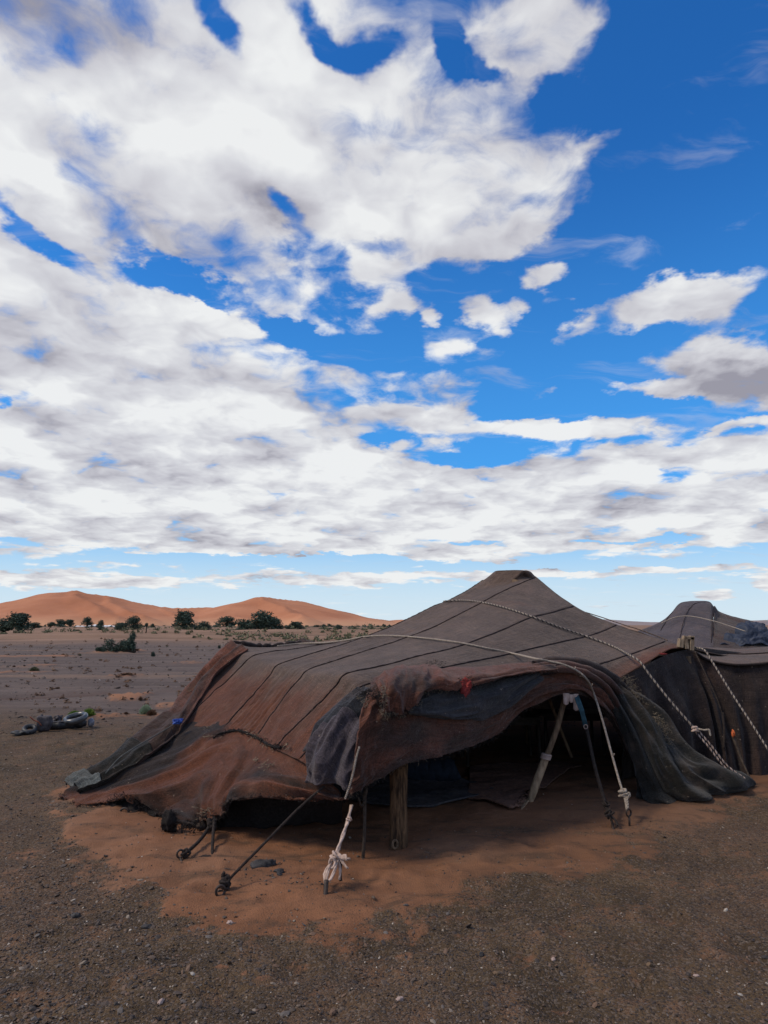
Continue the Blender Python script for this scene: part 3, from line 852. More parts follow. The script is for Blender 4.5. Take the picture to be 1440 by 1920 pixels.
# slack between the seams, fine creases, folds growing down the side flap
ph = vv % 1.0
slack = -0.010 * np.sin(np.pi * ph) * (1 - 0.3 * flapw)
pull = 0.0045 * np.sin(vv * 15 + 2.5 * fb(uu * 0.5, vv * 0.8, 0, 3, 51)) * sst(3, 12, uu) * (0.4 + flapw)
wr = 0.006 * fb(S[..., 0] * 1.6, S[..., 1] * 1.6, S[..., 2] * 1.6, 3, 52) + 0.003 * fb(uu * 1.2 + vv * 3, vv * 4 - uu, 0.3, 3, 53)
dsp = slack + pull + wr
S = S + Nn * dsp[..., None]
ROOF_S = S.copy()
ROOF_BVH = BVHTree.FromPolygons([tuple(p) for p in S.reshape(-1, 3)], [tuple(int(i) for i in f_) for f_ in grid_faces(nv, nu)])
rust = 0.10 + 0.50 * flapw + 0.45 * sst(NR_ + 1, NR_ + NF_ - 1, uu) * 0.7 + 0.25 * sst(5.2, 8, vv) * flapw + 0.55 * sst(1.15, 0.6, vv) + 0.1 * fb(uu * 0.4, vv * 1.4, 1, 3, 54)
bands = [(0, 1), (1, 2), (2, 3), (3, 4), (4, 7), (7, 8), (8, 9)]
for a, b in bands:
    i0, i1 = a * SUB, b * SUB
    cloth('roof_strip', S[i0:i1 + 1], M_ROOF, TENT, 0.012, None, {'rust': rust[i0:i1 + 1]}, flip=FL)
for a in (1, 2, 3, 4, 7, 8):
    row = S[a * SUB] + Nn[a * SUB] * 0.003
    jit = 0.0025 * vn(np.arange(nu) * 0.7, np.zeros(nu) + a, 0, 55)
    mb = MB(); mb.tube(row[2:-2] + Nn[a * SUB][2:-2] * jit[2:-2, None], 0.0065 + 0.002 * vn(np.arange(nu - 4) * 0.9, np.zeros(nu - 4) + a, 0, 56), 6)
    mb.build('seam_cord', M_SEAM, TENT)

# far half of the roof behind the ridge line, falling away from the camera
rg = S[:, 0]
rgx = rg[::6]
u_dir = np.array([0.797, 0.603, 0])
rows_b = []
for i, p in enumerate(rgx):
    zf = 1.12
    q = [p, p + u_dir * 0.5 + np.array([0, 0, -(p[2] - zf) * 0.30]), p + u_dir * 1.4 + np.array([0, 0, -(p[2] - zf) * 0.66]), p + u_dir * 3.2 + np.array([0, 0, -(p[2] - zf)])]
    rows_b.append(q)
SB = surf(rows_b, 40, len(rgx) * 3)
cloth('roof_back', SB, M_ROOF, TENT, 0.012, 0.006 * fb(SB[..., 0] * 2, SB[..., 1] * 2, 0, 3, 57), {'rust': np.zeros(SB.shape[:2]) + 0.1}, flip=normals(SB)[5, 5, 2] < 0)
def hit(px, py, off=0.0, bvh=None):
    d = Vector(ray(px, py)).normalized()
    r_ = (bvh or ROOF_BVH).ray_cast(Vector((0, 0, CAMZ)), d)
    if r_[0] is None: return None
    n = r_[1]
    if n.dot(d) > 0: n = -n
    return r_[0] + n * off

def FR(px, py, off=0.0):
    ox, oy = 0.603 * off, -0.797 * off
    A, B = PF['E0']
    return L(px, py, (A[0] + ox, A[1] + oy), (B[0] + ox, B[1] + oy))

# --- rust red skirt below the stitched joint of the left side
top = [(300, 1352, 7.66), (338, 1350, 7.60), (387, 1355, 7.22), (415, 1352, 7.02), (447, 1356, 6.76), (480, 1366, 6.50), (514, 1386, 6.05), (560, 1410, 5.52), (604, 1428, 5.20)]
r1 = [(255, 1398, 7.22), (290, 1405, 7.10), (340, 1410, 6.85), (378, 1405, 6.66), (418, 1410, 6.44), (458, 1420, 6.15), (500, 1430, 5.78), (560, 1448, 5.33), (622, 1460, 5.06)]
r2 = [(200, 1440, 6.95), (232, 1448, 6.80), (282, 1452, 6.58), (332, 1455, 6.38), (382, 1458, 6.15), (425, 1462, 5.90), (476, 1465, 5.62), (556, 1468, 5.24), (630, 1478, 5.01)]
r3 = [(140, 1478, 6.82), (165, 1484, 6.62), (225, 1484, 6.40), (290, 1494, 6.18), (350, 1505, 5.95), (400, 1503, 5.68), (450, 1488, 5.46), (552, 1486, 5.16), (638, 1494, 4.98)]
bot = [(108, 1492, 6.78), (142, 1518, 6.34), (215, 1504, 6.22), (290, 1520, 6.02), (350, 1551, 5.72), (398, 1550, 5.52), (440, 1508, 5.34), (560, 1498, 5.10), (650, 1503, 4.96)]
ctl = [[P(*q) for q in r_] for r_ in (top, r1, r2, r3, bot)]
SK = surf(ctl, 300, 150)
u = np.linspace(0, 8, 300)[None, :] + np.zeros((150, 1)); v = np.linspace(0, 4, 150)[:, None] + np.zeros((1, 300))
NK = normals(SK); fk = NK[60, 150, 1] > 0
warp = 0.55 * fb(u * 0.5, v * 0.5, 0, 3, 61)
# folds sweep from the joint down to the left toe; further right they drop to the gathered peg
q1 = u * (1.0 - 0.35 * sst(4, 6.5, u)) + (1.05 - 1.35 * sst(3.6, 6.0, u)) * v
folds = (0.050 * (np.abs(np.sin(q1 * 1.35 + warp * 1.6)) ** 0.8 - 0.5) + 0.022 * np.sin(q1 * 4.3 + 2.2 * warp) + 0.008 * np.sin(q1 * 9.5 + 4 * warp))
folds = folds * sst(0.0, 1.3, v) * (0.65 + 0.35 * np.clip(fb(u * 0.7, v * 0.5, 3, 2, 66) + 0.6, 0, 1)) + 0.008 * fb(u * 1.6, v * 2, 1, 3, 62)
folds = folds + crease(q1 * 1.5, (v - 0.6 * u) * 0.5, 162, 0.016) * sst(0, 1.2, v)
folds = folds + 0.035 * sst(5.2, 7.0, u) * sst(0.8, 2.5, v) * np.sin(v * 4.2 - 0.7 * u + warp)
# swags that gather toward the peg near (400,1540)
gat = np.exp(-((u - 5.0) / 1.1) ** 2) * sst(1.0, 4.0, v)
folds = folds + 0.020 * gat * np.sin(u * 11 + v * 1.5)
rk = np.clip(0.62 - 0.7 * sst(2.6, 0.9, u - 0.15 * v) * sst(3.4, 2.4, v) + 0.30 * np.sin(q1 * 1.35 + warp * 1.6 + 0.8) + 0.30 * fb(u * 0.7, v * 1.1, 2, 3, 63) + 0.35 * sst(2.6, 3.6, v) * sst(3.0, 0.5, u), 0, 1)  # paints the shaded left middle and the lit folds into the wool tone
keep = np.ones((149, 299), bool)
uq, vq = u[1:, 1:], v[1:, 1:]
keep &= ~((vq > 3.86 - 0.22 * fb(uq * 7, vq * 0 + 1, 0, 3, 64)) & (vq > 3.75))
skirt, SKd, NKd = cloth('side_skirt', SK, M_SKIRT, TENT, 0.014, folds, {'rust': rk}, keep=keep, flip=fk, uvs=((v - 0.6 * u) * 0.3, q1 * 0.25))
SK_BVH = BVHTree.FromPolygons([tuple(p) for p in SKd.reshape(-1, 3)], [tuple(int(i) for i in f_) for f_ in grid_faces(150, 300)])
# dark lining cloth that shows under the lifted hem
ctl = [[P(*q) for q in r_] for r_ in (
    [(150, 1500, 6.55), (215, 1490, 6.40), (270, 1492, 6.30), (320, 1505, 6.20), (380, 1515, 5.95), (450, 1490, 5.75), (560, 1485, 5.55), (640, 1490, 5.3)],
    [(160, 1522, 6.30), (215, 1528, 6.20), (270, 1529, 6.12), (318, 1541, 5.96), (385, 1566, 5.70), (455, 1560, 5.72), (560, 1545, 5.70), (640, 1545, 5.6)])]
SL = surf(ctl, 200, 24)
cloth('hem_lining', SL, M_BLACKYARN, TENT, 0.02, 0.014 * np.sin(np.linspace(0, 60, 200))[None, :] * np.ones((24, 1)) + 0.01 * fb(SL[..., 0] * 8, SL[..., 2] * 8, 0, 3, 65), flip=True)

# --- dark green grey cloth down the far left edge with its pale sacking toe
ctl = [[P(*q) for q in r_] for r_ in (
    [(434, 1207, 8.90), (446, 1209, 8.75), (458, 1215, 8.6), (466, 1220, 8.45)],
    [(400, 1240, 8.62), (410, 1241, 8.5), (419, 1246, 8.38), (428, 1251, 8.2)],
    [(362, 1282, 8.30), (371, 1283, 8.2), (379, 1289, 8.05), (386, 1297, 7.9)],
    [(325, 1330, 7.85), (338, 1330, 7.70), (350, 1338, 7.56), (352, 1350, 7.40)],
    [(296, 1352, 7.62), (312, 1354, 7.46), (326, 1364, 7.34), (322, 1384, 7.16)],
    [(245, 1388, 7.38), (272, 1388, 7.20), (292, 1398, 7.05), (284, 1420, 6.88)],
    [(205, 1424, 7.18), (228, 1424, 7.02), (244, 1434, 6.88), (232, 1452, 6.74)],
    [(150, 1460, 7.02), (168, 1461, 6.88), (186, 1468, 6.76), (176, 1482, 6.62)],
    [(128, 1478, 6.96), (138, 1480, 6.84), (150, 1484, 6.74), (148, 1494, 6.62)])]
SG = surf(ctl, 60, 240)
uu2 = np.linspace(0, 3, 60)[None, :] + np.zeros((240, 1)); vv2 = np.linspace(0, 8, 240)[:, None] + np.zeros((1, 60))
fg = normals(SG)[120, 30, 1] > 0
dd = 0.028 * np.sin(uu2 * 4.4 + 1.2 * fb(vv2 * 0.8, uu2 * 0.4, 0, 3, 71)) + 0.012 * fb(uu2 * 2.5, vv2 * 1.6, 0, 3, 72) + 0.03
ed = S[-1]
cut = 168
cloth('edge_cloth', SG[:cut], M_FLAP, TENT, 0.014, dd[:cut], {'rust': 0.75 - 0.6 * sst(2.0, 4.2, vv2[:cut]) - 0.6 * np.exp(-((uu2[:cut] - 1.7) / 0.35) ** 2) + 0 * uu2[:cut]}, flip=fg, label='dark brown edge cloth turned over the far left side of the tent')  # shade of the fold painted as a dark line along the cloth
cloth('edge_cloth', SG[cut - 14:], M_GREEN, TENT, 0.014, dd[cut - 14:] + 0.012, {'rust': 0.2 + 0 * uu2[cut - 14:]}, flip=fg, label='dark green grey lower edge cloth')
cloth('sacking_patch', SG[205:, 4:50], M_PALE, TENT, 0.008, dd[205:, 4:50] + 0.030 + 0.006 * fb(uu2[205:, 4:50] * 6, vv2[205:, 4:50] * 6, 0, 3, 73), {'rust': 0.5 + 0 * uu2[205:, 4:50]}, flip=fg, label='pale grey sacking at the lowest left corner')
# rolled back edge along the silhouette
er = ROOF_S[-1]
sel = er[(er[:, 0] > -2.2) & (er[:, 1] > 8.85)]
mb = MB()
rr = 0.030 + 0.016 * vn(np.arange(len(sel)) * 0.35, np.zeros(len(sel)), 0, 74)
mb.tube(sel + np.array([0, 0, 0.012]), rr, 10)
mb.build('rolled_hem', M_DARK, TENT)
ctl = [[P(*q) for q in r_] for r_ in ([(540, 1212, 9.6), (556, 1207, 9.6), (572, 1207, 9.65), (592, 1208, 9.7)], [(545, 1208, 9.7), (560, 1200, 9.75), (570, 1199, 9.8), (588, 1204, 9.85)], [(548, 1212, 9.9), (562, 1206, 9.9), (575, 1206, 9.95), (590, 1210, 10.0)])]
SX = surf(ctl, 40, 24)
cloth('hem_bunch', SX, M_DARK, TENT, 0.012, 0.012 * fb(SX[..., 0] * 14, SX[..., 1] * 14, 0, 3, 75), {'rust': 0.8 + 0 * SX[..., 0]}, flip=True)

# --- front flap hanging and folded over the opening
def frows(rows, offs):
    return [[FR(x, y, o if not isinstance(o, (list, tuple)) else o[j]) for j, (x, y) in enumerate(r_)] for r_, o in zip(rows, offs)]
ctl = frows([
    [(700, 1268), (738, 1254), (790, 1252), (850, 1256), (920, 1254), (980, 1248), (1035, 1243), (1078, 1250), (1118, 1264), (1142, 1280)],
    [(690, 1296), (728, 1276), (790, 1274), (850, 1276), (930, 1272), (985, 1262), (1040, 1256), (1084, 1263), (1124, 1280), (1150, 1302)],
    [(678, 1340), (720, 1325), (785, 1318), (850, 1312), (930, 1300), (990, 1282), (1045, 1270), (1090, 1277), (1132, 1300), (1160, 1336)],
    [(668, 1405), (714, 1388), (780, 1370), (850, 1356), (927, 1335), (987, 1304), (1048, 1286), (1095, 1290), (1138, 1322), (1168, 1368)],
    [(660, 1455), (702, 1440), (765, 1412), (845, 1392), (925, 1362), (986, 1320), (1049, 1295), (1100, 1300), (1143, 1340), (1174, 1398)],
    [(649, 1500), (690, 1482), (748, 1442), (842, 1416), (924, 1386), (985, 1334), (1050, 1303), (1105, 1310), (1148, 1358), (1180, 1428)]],
    [-0.22, [.10,.10,.08,.04,.03,.03,.03,.03,.03,.03], [.24,.24,.22,.18,.14,.14,.14,.14,.14,.14], [.28,.29,.27,.22,.18,.17,.17,.17,.17,.17], [.26,.29,.28,.22,.16,.15,.15,.15,.15,.15], [.22,.27,.27,.20,.14,.12,.12,.12,.12,.12]])
SF = surf(ctl, 320, 120)
u = np.linspace(0, 9, 320)[None, :] + np.zeros((120, 1)); v = np.linspace(0, 5, 120)[:, None] + np.zeros((1, 320))
ff = normals(SF)[60, 160, 1] > 0
wp = fb(u * 0.6, v * 0.8, 0, 3, 81)
# diagonal swags fanning out from the prop near (1060,1300)
ang = np.arctan2(v - 4.6, u - 6.1)
rad = np.hypot((u - 6.1), (v - 4.6) * 0.8)
dd = 0.020 * np.sin(ang * 9 + wp * 1.5) * sst(0.1, 1.2, rad) * (1 - sst(4.0, 6.5, rad)) * sst(5.0, 3.4, u) * 0.6
dd = dd + 0.030 * np.sin(v * 4.4 - 0.9 * np.abs(u - 6.3) + wp) * sst(4.5, 6.0, u) * (1 - sst(4.3, 5, v))
dd = dd + 0.012 * np.sin(u * 5.2 + wp * 2.0) * sst(2, 5, v) * sst(3.5, 1.5, u) + 0.012 * fb(u * 1.2, v * 1.6, 0, 4, 82) + crease(u * 1.4 + v * 0.5, v * 1.5 - u * 0.3, 182, 0.014) + 0.003 * fb(u * 8, v * 8, 0, 2, 83)
uq, vq = u[1:, 1:], v[1:, 1:]
keep = ~(vq > 4.86 - 0.09 * np.abs(fb(uq * 9, vq * 0, 0, 3, 84)) - 0.18 * sst(0.7, 0.1, uq) * np.abs(fb(uq * 20, vq * 0, 3, 2, 85)))
rkf = np.clip(0.62 + 0.3 * fb(u * 0.6, v * 1.0, 2, 3, 86) - 0.25 * sst(2, 5, v) * sst(1.0, 4, u), 0, 1)
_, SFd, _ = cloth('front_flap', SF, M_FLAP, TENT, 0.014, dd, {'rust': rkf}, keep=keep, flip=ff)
FF_BVH = BVHTree.FromPolygons([tuple(p) for p in SFd.reshape(-1, 3)], [tuple(int(i) for i in f_) for f_ in grid_faces(120, 320)])

# charcoal blanket strip lying across the flap
ctl = frows([
    [(764, 1318), (800, 1298), (850, 1286), (900, 1281), (950, 1270), (1010, 1256)],
    [(764, 1328), (805, 1318), (855, 1314), (905, 1308), (955, 1292), (1014, 1262)],
    [(766, 1334), (810, 1338), (858, 1342), (908, 1336), (958, 1312), (1016, 1270)],
    [(768, 1338), (812, 1344), (860, 1349), (910, 1346), (962, 1318), (1018, 1276)]],
    [[.26,.24,.22,.20,.20,.20], [.30,.28,.255,.235,.235,.235], [.31,.29,.27,.245,.245,.245], [.27,.25,.23,.205,.205,.205]])
SC_ = surf(ctl, 160, 50)
u = np.linspace(0, 5, 160)[None, :] + np.zeros((50, 1)); v = np.linspace(0, 3, 50)[:, None] + np.zeros((1, 160))
cloth('blanket_strip', SC_, M_GREY, TENT, 0.012, 0.022 * np.sin(v * 3.6 + u * 1.2 + 0.6 * fb(u, v, 0, 2, 87)) * sst(1.6, 4.2, u) + crease(u * 0.9, v * 1.8 + u * 0.4, 188, 0.016),
      {'rust': 0.2 + 0.3 * fb(u, v, 3, 3, 89)}, flip=normals(SC_)[25, 80, 1] > 0, label='charcoal blanket strip folded into the front flap')
# upper russet overlay with a ragged lower edge
ctl = frows([
    [(700, 1276), (730, 1254), (765, 1246), (800, 1247), (850, 1250), (920, 1248), (980, 1243), (1040, 1238)],
    [(706, 1282), (732, 1264), (768, 1258), (802, 1258), (855, 1260), (925, 1257), (985, 1250), (1042, 1244)],
    [(712, 1300), (734, 1286), (768, 1280), (806, 1274), (862, 1272), (930, 1264), (988, 1256), (1044, 1250)],
    [(718, 1322), (736, 1318), (764, 1312), (806, 1290), (868, 1284), (934, 1270), (990, 1261), (1046, 1256)],
    [(726, 1338), (740, 1346), (760, 1346), (800, 1304), (872, 1294), (938, 1276), (992, 1265), (1048, 1260)]],
    [-0.16, [.18,.18,.16,.13,.10,.10,.10,.10], [.33,.33,.31,.27,.24,.24,.24,.24], [.37,.37,.35,.31,.275,.27,.27,.27], [.37,.37,.35,.30,.27,.26,.26,.26]])
SO = surf(ctl, 240, 80)
u = np.linspace(0, 7, 240)[None, :] + np.zeros((80, 1)); v = np.linspace(0, 4, 80)[:, None] + np.zeros((1, 240))
dd = 0.016 * np.sin(u * 5.5 + 1.5 * fb(u * 0.8, v * 0.5, 0, 3, 91)) * sst(0.2, 1.6, v) * sst(6, 3, u) + crease(u * 1.9, v * 0.9, 192, 0.014) + 0.012 * np.sin(v * 5 + u) * sst(3.5, 5.5, u)
uq, vq = u[1:, 1:], v[1:, 1:]
keep = ~(vq > 3.80 - 0.25 * np.abs(fb(uq * 6, vq * 0, 0, 4, 93, 0.7)))
_, SOd, _ = cloth('flap_overlay', SO, M_FLAP, TENT, 0.012, dd, {'rust': np.clip(0.75 + 0.3 * fb(u, v, 3, 3, 94), 0, 1)}, keep=keep, flip=normals(SO)[40, 120, 1] > 0, label='russet ragged overlay folded over the top of the flap')
OV_BVH = BVHTree.FromPolygons([tuple(p) for p in SOd.reshape(-1, 3)], [tuple(int(i) for i in f_) for f_ in grid_faces(80, 240)])
# small rolled bundle in the crease right of the opening top
for k_, pts in enumerate(([(960, 1262), (1000, 1252), (1050, 1246), (1100, 1256), (1140, 1276), (1164, 1304), (1180, 1340)],
                          [(985, 1268), (1030, 1256), (1075, 1256), (1110, 1268), (1136, 1288), (1156, 1318), (1172, 1360)],
                          [(1000, 1244), (1040, 1238), (1085, 1243), (1125, 1258), (1155, 1276), (1182, 1306), (1204, 1342)])):
    c_ = rs([FR(x, y, (0.14, 0.20, 0.02)[k_]) for x, y in pts], 60)
    rr = (0.042, 0.032, 0.05)[k_] * np.sin(np.linspace(0.35, np.pi - 0.3, 60)) ** 0.6 * (1 + 0.18 * vn(np.arange(60) * 0.3, np.zeros(60) + k_, 0, 95))
    mb = MB(); mb.tube(c_, rr, 14)
    o_ = mb.build('rolled_fold', M_FLAP if k_ != 2 else M_DARK, TENT)
    at = o_.data.attributes.new('rust', 'FLOAT', 'POINT'); at.data.foreach_set('value', np.full(len(o_.data.vertices), 0.5, np.float32))

# charcoal and mauve blankets bunched at the front left corner
ctl = [[P(*q) for q in r_] for r_ in (
    [(662, 1296, 5.46), (676, 1288, 5.36), (696, 1290, 5.24), (708, 1308, 5.14), (700, 1330, 5.12)],
    [(628, 1334, 5.34), (648, 1320, 5.22), (670, 1324, 5.12), (692, 1338, 5.06), (690, 1368, 5.06)],
    [(600, 1366, 5.24), (622, 1352, 5.10), (646, 1360, 5.02), (672, 1378, 4.99), (678, 1410, 5.01)],
    [(580, 1398, 5.16), (600, 1392, 5.03), (628, 1402, 4.96), (660, 1418, 4.95), (670, 1450, 4.97)],
    [(566, 1442, 5.10), (588, 1438, 5.00), (618, 1450, 4.94), (648, 1462, 4.93), (660, 1480, 4.95)],
    [(570, 1470, 5.08), (592, 1466, 5.00), (622, 1470, 4.95), (650, 1474, 4.93), (656, 1496, 4.94)])]
SM = surf(ctl, 120, 150)
u = np.linspace(0, 4, 120)[None, :] + np.zeros((150, 1)); v = np.linspace(0, 5, 150)[:, None] + np.zeros((1, 120))
dd = 0.030 * np.sin(u * 4.0 + 0.55 * v + 1.0 * fb(u * 0.6, v * 0.6, 0, 3, 96)) * sst(-0.3, 1.2, v) + 0.010 * np.sin(u * 11 + v) * sst(0, 2, v) * sst(4, 2.5, v) + crease(u * 1.8 + 0.5 * v, v * 0.7, 197, 0.018)
fm = normals(SM)[75, 60, 1] > 0
cloth('corner_blanket', SM[:100, :], M_GREY, TENT, 0.014, dd[:100], {'rust': 0.3 + 0 * u[:100]}, flip=fm, label='charcoal blanket bunched at the front left corner')
uq, vq = u[1:, 1:], v[1:, 1:]
keepm = ((vq > 1.7 + 0.35 * np.sin(uq * 2.2)) & (uq > 0.45 - 0.1 * (vq - 3)))
cloth('corner_blanket', SM, M_MAUVE, TENT, 0.012, dd + 0.020, {'rust': 0.5 + 0.3 * fb(u, v, 0, 3, 98)}, keep=keepm, flip=fm, label='mauve grey blanket hanging below the charcoal one')

# --- curtain swept aside at the right of the opening
ctl = [[P(*q) for q in r_] for r_ in (
    [(1100, 1258, 7.05), (1128, 1264, 7.08), (1150, 1272, 7.15), (1166, 1282, 7.25), (1180, 1292, 7.4)],
    [(1140, 1318, 6.85), (1166, 1316, 6.80), (1190, 1318, 6.88), (1216, 1322, 7.02), (1240, 1330, 7.3)],
    [(1168, 1378, 6.78), (1194, 1374, 6.66), (1224, 1374, 6.70), (1256, 1378, 6.86), (1290, 1388, 7.15)],
    [(1184, 1436, 6.74), (1214, 1436, 6.56), (1250, 1434, 6.54), (1296, 1430, 6.66), (1345, 1428, 7.0)],
    [(1194, 1480, 6.70), (1232, 1486, 6.52), (1280, 1480, 6.48), (1340, 1462, 6.62), (1388, 1448, 6.98)],
    [(1202, 1503, 6.64), (1250, 1507, 6.50), (1306, 1503, 6.50), (1362, 1490, 6.66), (1412, 1478, 7.02)])]
SR = surf(ctl, 200, 220)
u = np.linspace(0, 4, 200)[None, :] + np.zeros((220, 1)); v = np.linspace(0, 5, 220)[:, None] + np.zeros((1, 200))
wp = fb(u * 0.7, v * 0.5, 0, 3, 101)
dd = 0.040 * np.sin(u * 4.6 - 0.5 * v + wp) * sst(0, 1.5, v) + 0.018 * np.sin(u * 11 - 1.2 * v + 2 * wp) + crease(u * 2.4 - 0.3 * v, v * 0.8, 202, 0.022)
dd = dd + 0.05 * sst(3.8, 4.6, v) * (1 - sst(4.75, 5.0, v))
fr_ = normals(SR)[110, 100, 1] > 0
_, SRd, _ = cloth('door_curtain', SR, M_GREEN, TENT, 0.016, dd, {'rust': np.clip(1.0 - v / 2.2, 0, 1) + 0.2 * fb(u, v, 0, 2, 103)}, flip=fr_)
RC_BVH = BVHTree.FromPolygons([tuple(p) for p in SRd.reshape(-1, 3)], [tuple(int(i) for i in f_) for f_ in grid_faces(220, 200)])

# --- dark right hand wall, front part of the main tent and the annex beside it
def E0L(x, y): return L(x, y, *PF['E0'])
tw = [E0L(1150, 1280), E0L(1180, 1264), E0L(1215, 1245), E0L(1250, 1228), E0L(1288, 1218), P(1310, 1222, 7.98)]
bw = [P(1170, 1462, 7.28), P(1205, 1460, 7.40), P(1250, 1459, 7.52), P(1300, 1458, 7.60), P(1345, 1457, 7.62), P(1368, 1457, 7.62)]
mw = [tuple(np.array(a) * 0.5 + np.array(b) * 0.5 + np.array([0.02, -0.05, 0])) for a, b in zip(tw, bw)]
SW = surf([tw, mw, bw], 120, 100)
u = np.linspace(0, 5, 120)[None, :] + np.zeros((100, 1)); v = np.linspace(0, 2, 100)[:, None] + np.zeros((1, 120))
fw = normals(SW)[50, 60, 1] > 0
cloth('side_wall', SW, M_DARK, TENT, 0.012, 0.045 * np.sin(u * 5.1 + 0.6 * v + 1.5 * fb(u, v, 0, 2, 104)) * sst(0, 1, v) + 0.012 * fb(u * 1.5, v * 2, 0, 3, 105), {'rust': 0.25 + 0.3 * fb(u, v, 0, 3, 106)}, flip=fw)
# --- back and inner walls that close the tent
bk = [(-3.05, 7.3), (-2.5, 7.85), (-2.2, 8.25), (-1.92, 8.85), (-0.6, 10.3), (0.3, 11.05), (2.2, 12.5), (4.6, 12.6), (6.2, 10.6)]
bt = (0.03, 0.42, 0.80, 1.22, 1.22, 1.2, 1.12, 1.12, 1.1)
ctl = [[(x, y, bt[i] * q) for i, (x, y) in enumerate(bk)] for q in (1.0, 0.5, 0.0)]
SBk = surf(ctl, 160, 30)
cloth('back_wall', SBk, M_DARK, TENT, 0.012, 0.03 * np.sin(np.linspace(0, 50, 160))[None, :] * np.ones((30, 1)), {'rust': 0.2 + 0 * SBk[..., 0]}, flip=True)
ctl = [[(3.55, 8.15, 1.36), (4.6, 9.0, 1.25), (6.2, 10.6, 1.12)], [(3.6, 8.15, 0.6), (4.65, 9.0, 0.6), (6.2, 10.6, 0.6)], [(3.65, 8.15, 0), (4.7, 9.0, 0), (6.2, 10.6, 0)]]
SP = surf(ctl, 60, 30)
cloth('inner_wall', SP, M_DARK, TENT, 0.012, None, {'rust': 0.2 + 0 * SP[..., 0]})

# --- wooden parts of the tent
def noisy_pole(pts, r, seed, seg=16, n=60, amp=0.12, lobes=0.0):
    c_ = rs(pts, n)
    rad = np.interp(np.linspace(0, 1, n), np.linspace(0, 1, len(r)), r)
    V_, F_, T_, X_, Y_ = tube_np(c_, rad, seg)
    th = np.arange(seg) / seg * 2 * np.pi
    body = V_[:n * seg].reshape(n, seg, 3)
    z_ = np.linspace(0, 1, n)[:, None] * np.linalg.norm(c_[-1] - c_[0])
    sc = 1 + amp * fb(np.cos(th)[None] * 1.6 + seed, np.sin(th)[None] * 1.6 + z_ * 2.0, z_ * 1.5, 3, seed) + lobes * np.sin(3 * th[None] + z_ * 2.2 + seed) + 0.4 * lobes * np.sin(7 * th[None] + z_ * 1.2)
    body[:] = c_[:, None] + (body - c_[:, None]) * sc[..., None]
    return V_, F_, T_
g0 = gz(*P(746, 1594, 5.3)[:2])
b_ = P(746, 1594, 5.27)
V_, F_, T_ = noisy_pole([(b_[0], b_[1], g0 - 0.12), (b_[0] + 0.004, b_[1] + 0.03, 0.35), (b_[0] + 0.012, b_[1] + 0.08, 0.7), (b_[0] + 0.02, b_[1] + 0.16, 1.12)], [0.070, 0.066, 0.066, 0.072, 0.074], 3, 28, 90, 0.10, 0.06)
mb = MB(); mb.add(V_, F_, T_)
post = mb.build('support_post', M_BARK, TENT, label='thick split trunk post at the front left of the opening')
# cut branch knot near the foot of the post
kn = P(741, 1583, 5.195)
mb = MB()
th = np.linspace(0, 2 * np.pi, 17)
mb.tube([(kn[0] + 0.018 * math.cos(t), kn[1] - 0.002, kn[2] + 0.028 * math.sin(t)) for t in th], 0.009, 6)
mb.build('branch_knot', M_POLE, post)

b_ = G(992, 1512); t_ = FR(1062, 1306, 0.06)
b_ = (b_[0], b_[1], gz(b_[0], b_[1]) - 0.04)
m_ = tuple(np.array(b_) * 0.5 + np.array(t_) * 0.5 + np.array([0.012, 0, 0]))
lo, hi = np.array(b_), np.array(t_)
V_, F_, T_ = noisy_pole([lo + (hi - lo) * 0.40 + [0.004, 0, 0], lo + (hi - lo) * 0.7 + [0.012, 0, 0], hi + [0, 0, 0.03]], [0.027, 0.026, 0.025], 5, 14, 60, 0.10)
mb = MB(); mb.add(V_, F_, T_)
prop = mb.build('prop_pole', M_POLE, TENT, label='leaning prop pole holding up the middle of the front opening')
V_, F_, T_ = noisy_pole([lo, lo + (hi - lo) * 0.2 + [-0.006, 0, 0], lo + (hi - lo) * 0.44], [0.024, 0.038, 0.038, 0.033], 6, 14, 50, 0.12)
mb = MB(); mb.add(V_, F_, T_)
mb.build('pole_sleeve', M_PALEPOLE, prop, label='pale peeled lower half of the pole')
c_ = lo + (hi - lo) * 0.445
d_ = (hi - lo) / np.linalg.norm(hi - lo)
mb = MB()
for q in range(3):
    cc = c_ + d_ * (q - 1) * 0.016
    mb.tube([cc + 0.038 * np.array([math.cos(t), math.sin(t), 0.0]) + np.array([0, 0, -0.2 * 0.038 * math.cos(t)]) for t in np.linspace(0, 2 * np.pi, 15)], 0.011, 6)
mb.build('rag_binding', M_PINK, prop)
# cloth strips hanging from the pole head
for x0, x1, y0, y1 in ((1056, 1067, 1300, 1322), (1066, 1076, 1302, 1318), (1075, 1086, 1301, 1333)):
    SQ = surf([[FR(x0, y0, 0.16), FR((x0 + x1) / 2, y0, 0.17), FR(x1, y0, 0.16)], [FR(x0, y1 - 3, 0.155), FR((x0 + x1) / 2, y1, 0.175), FR(x1 - 1, y1 - 2, 0.16)]], 10, 12)
    cloth('tied_rag', SQ, M_PINK, prop, 0.005, 0.006 * fb(SQ[..., 0] * 30, SQ[..., 2] * 30, 0, 2, 107), flip=normals(SQ)[5, 5, 1] > 0)
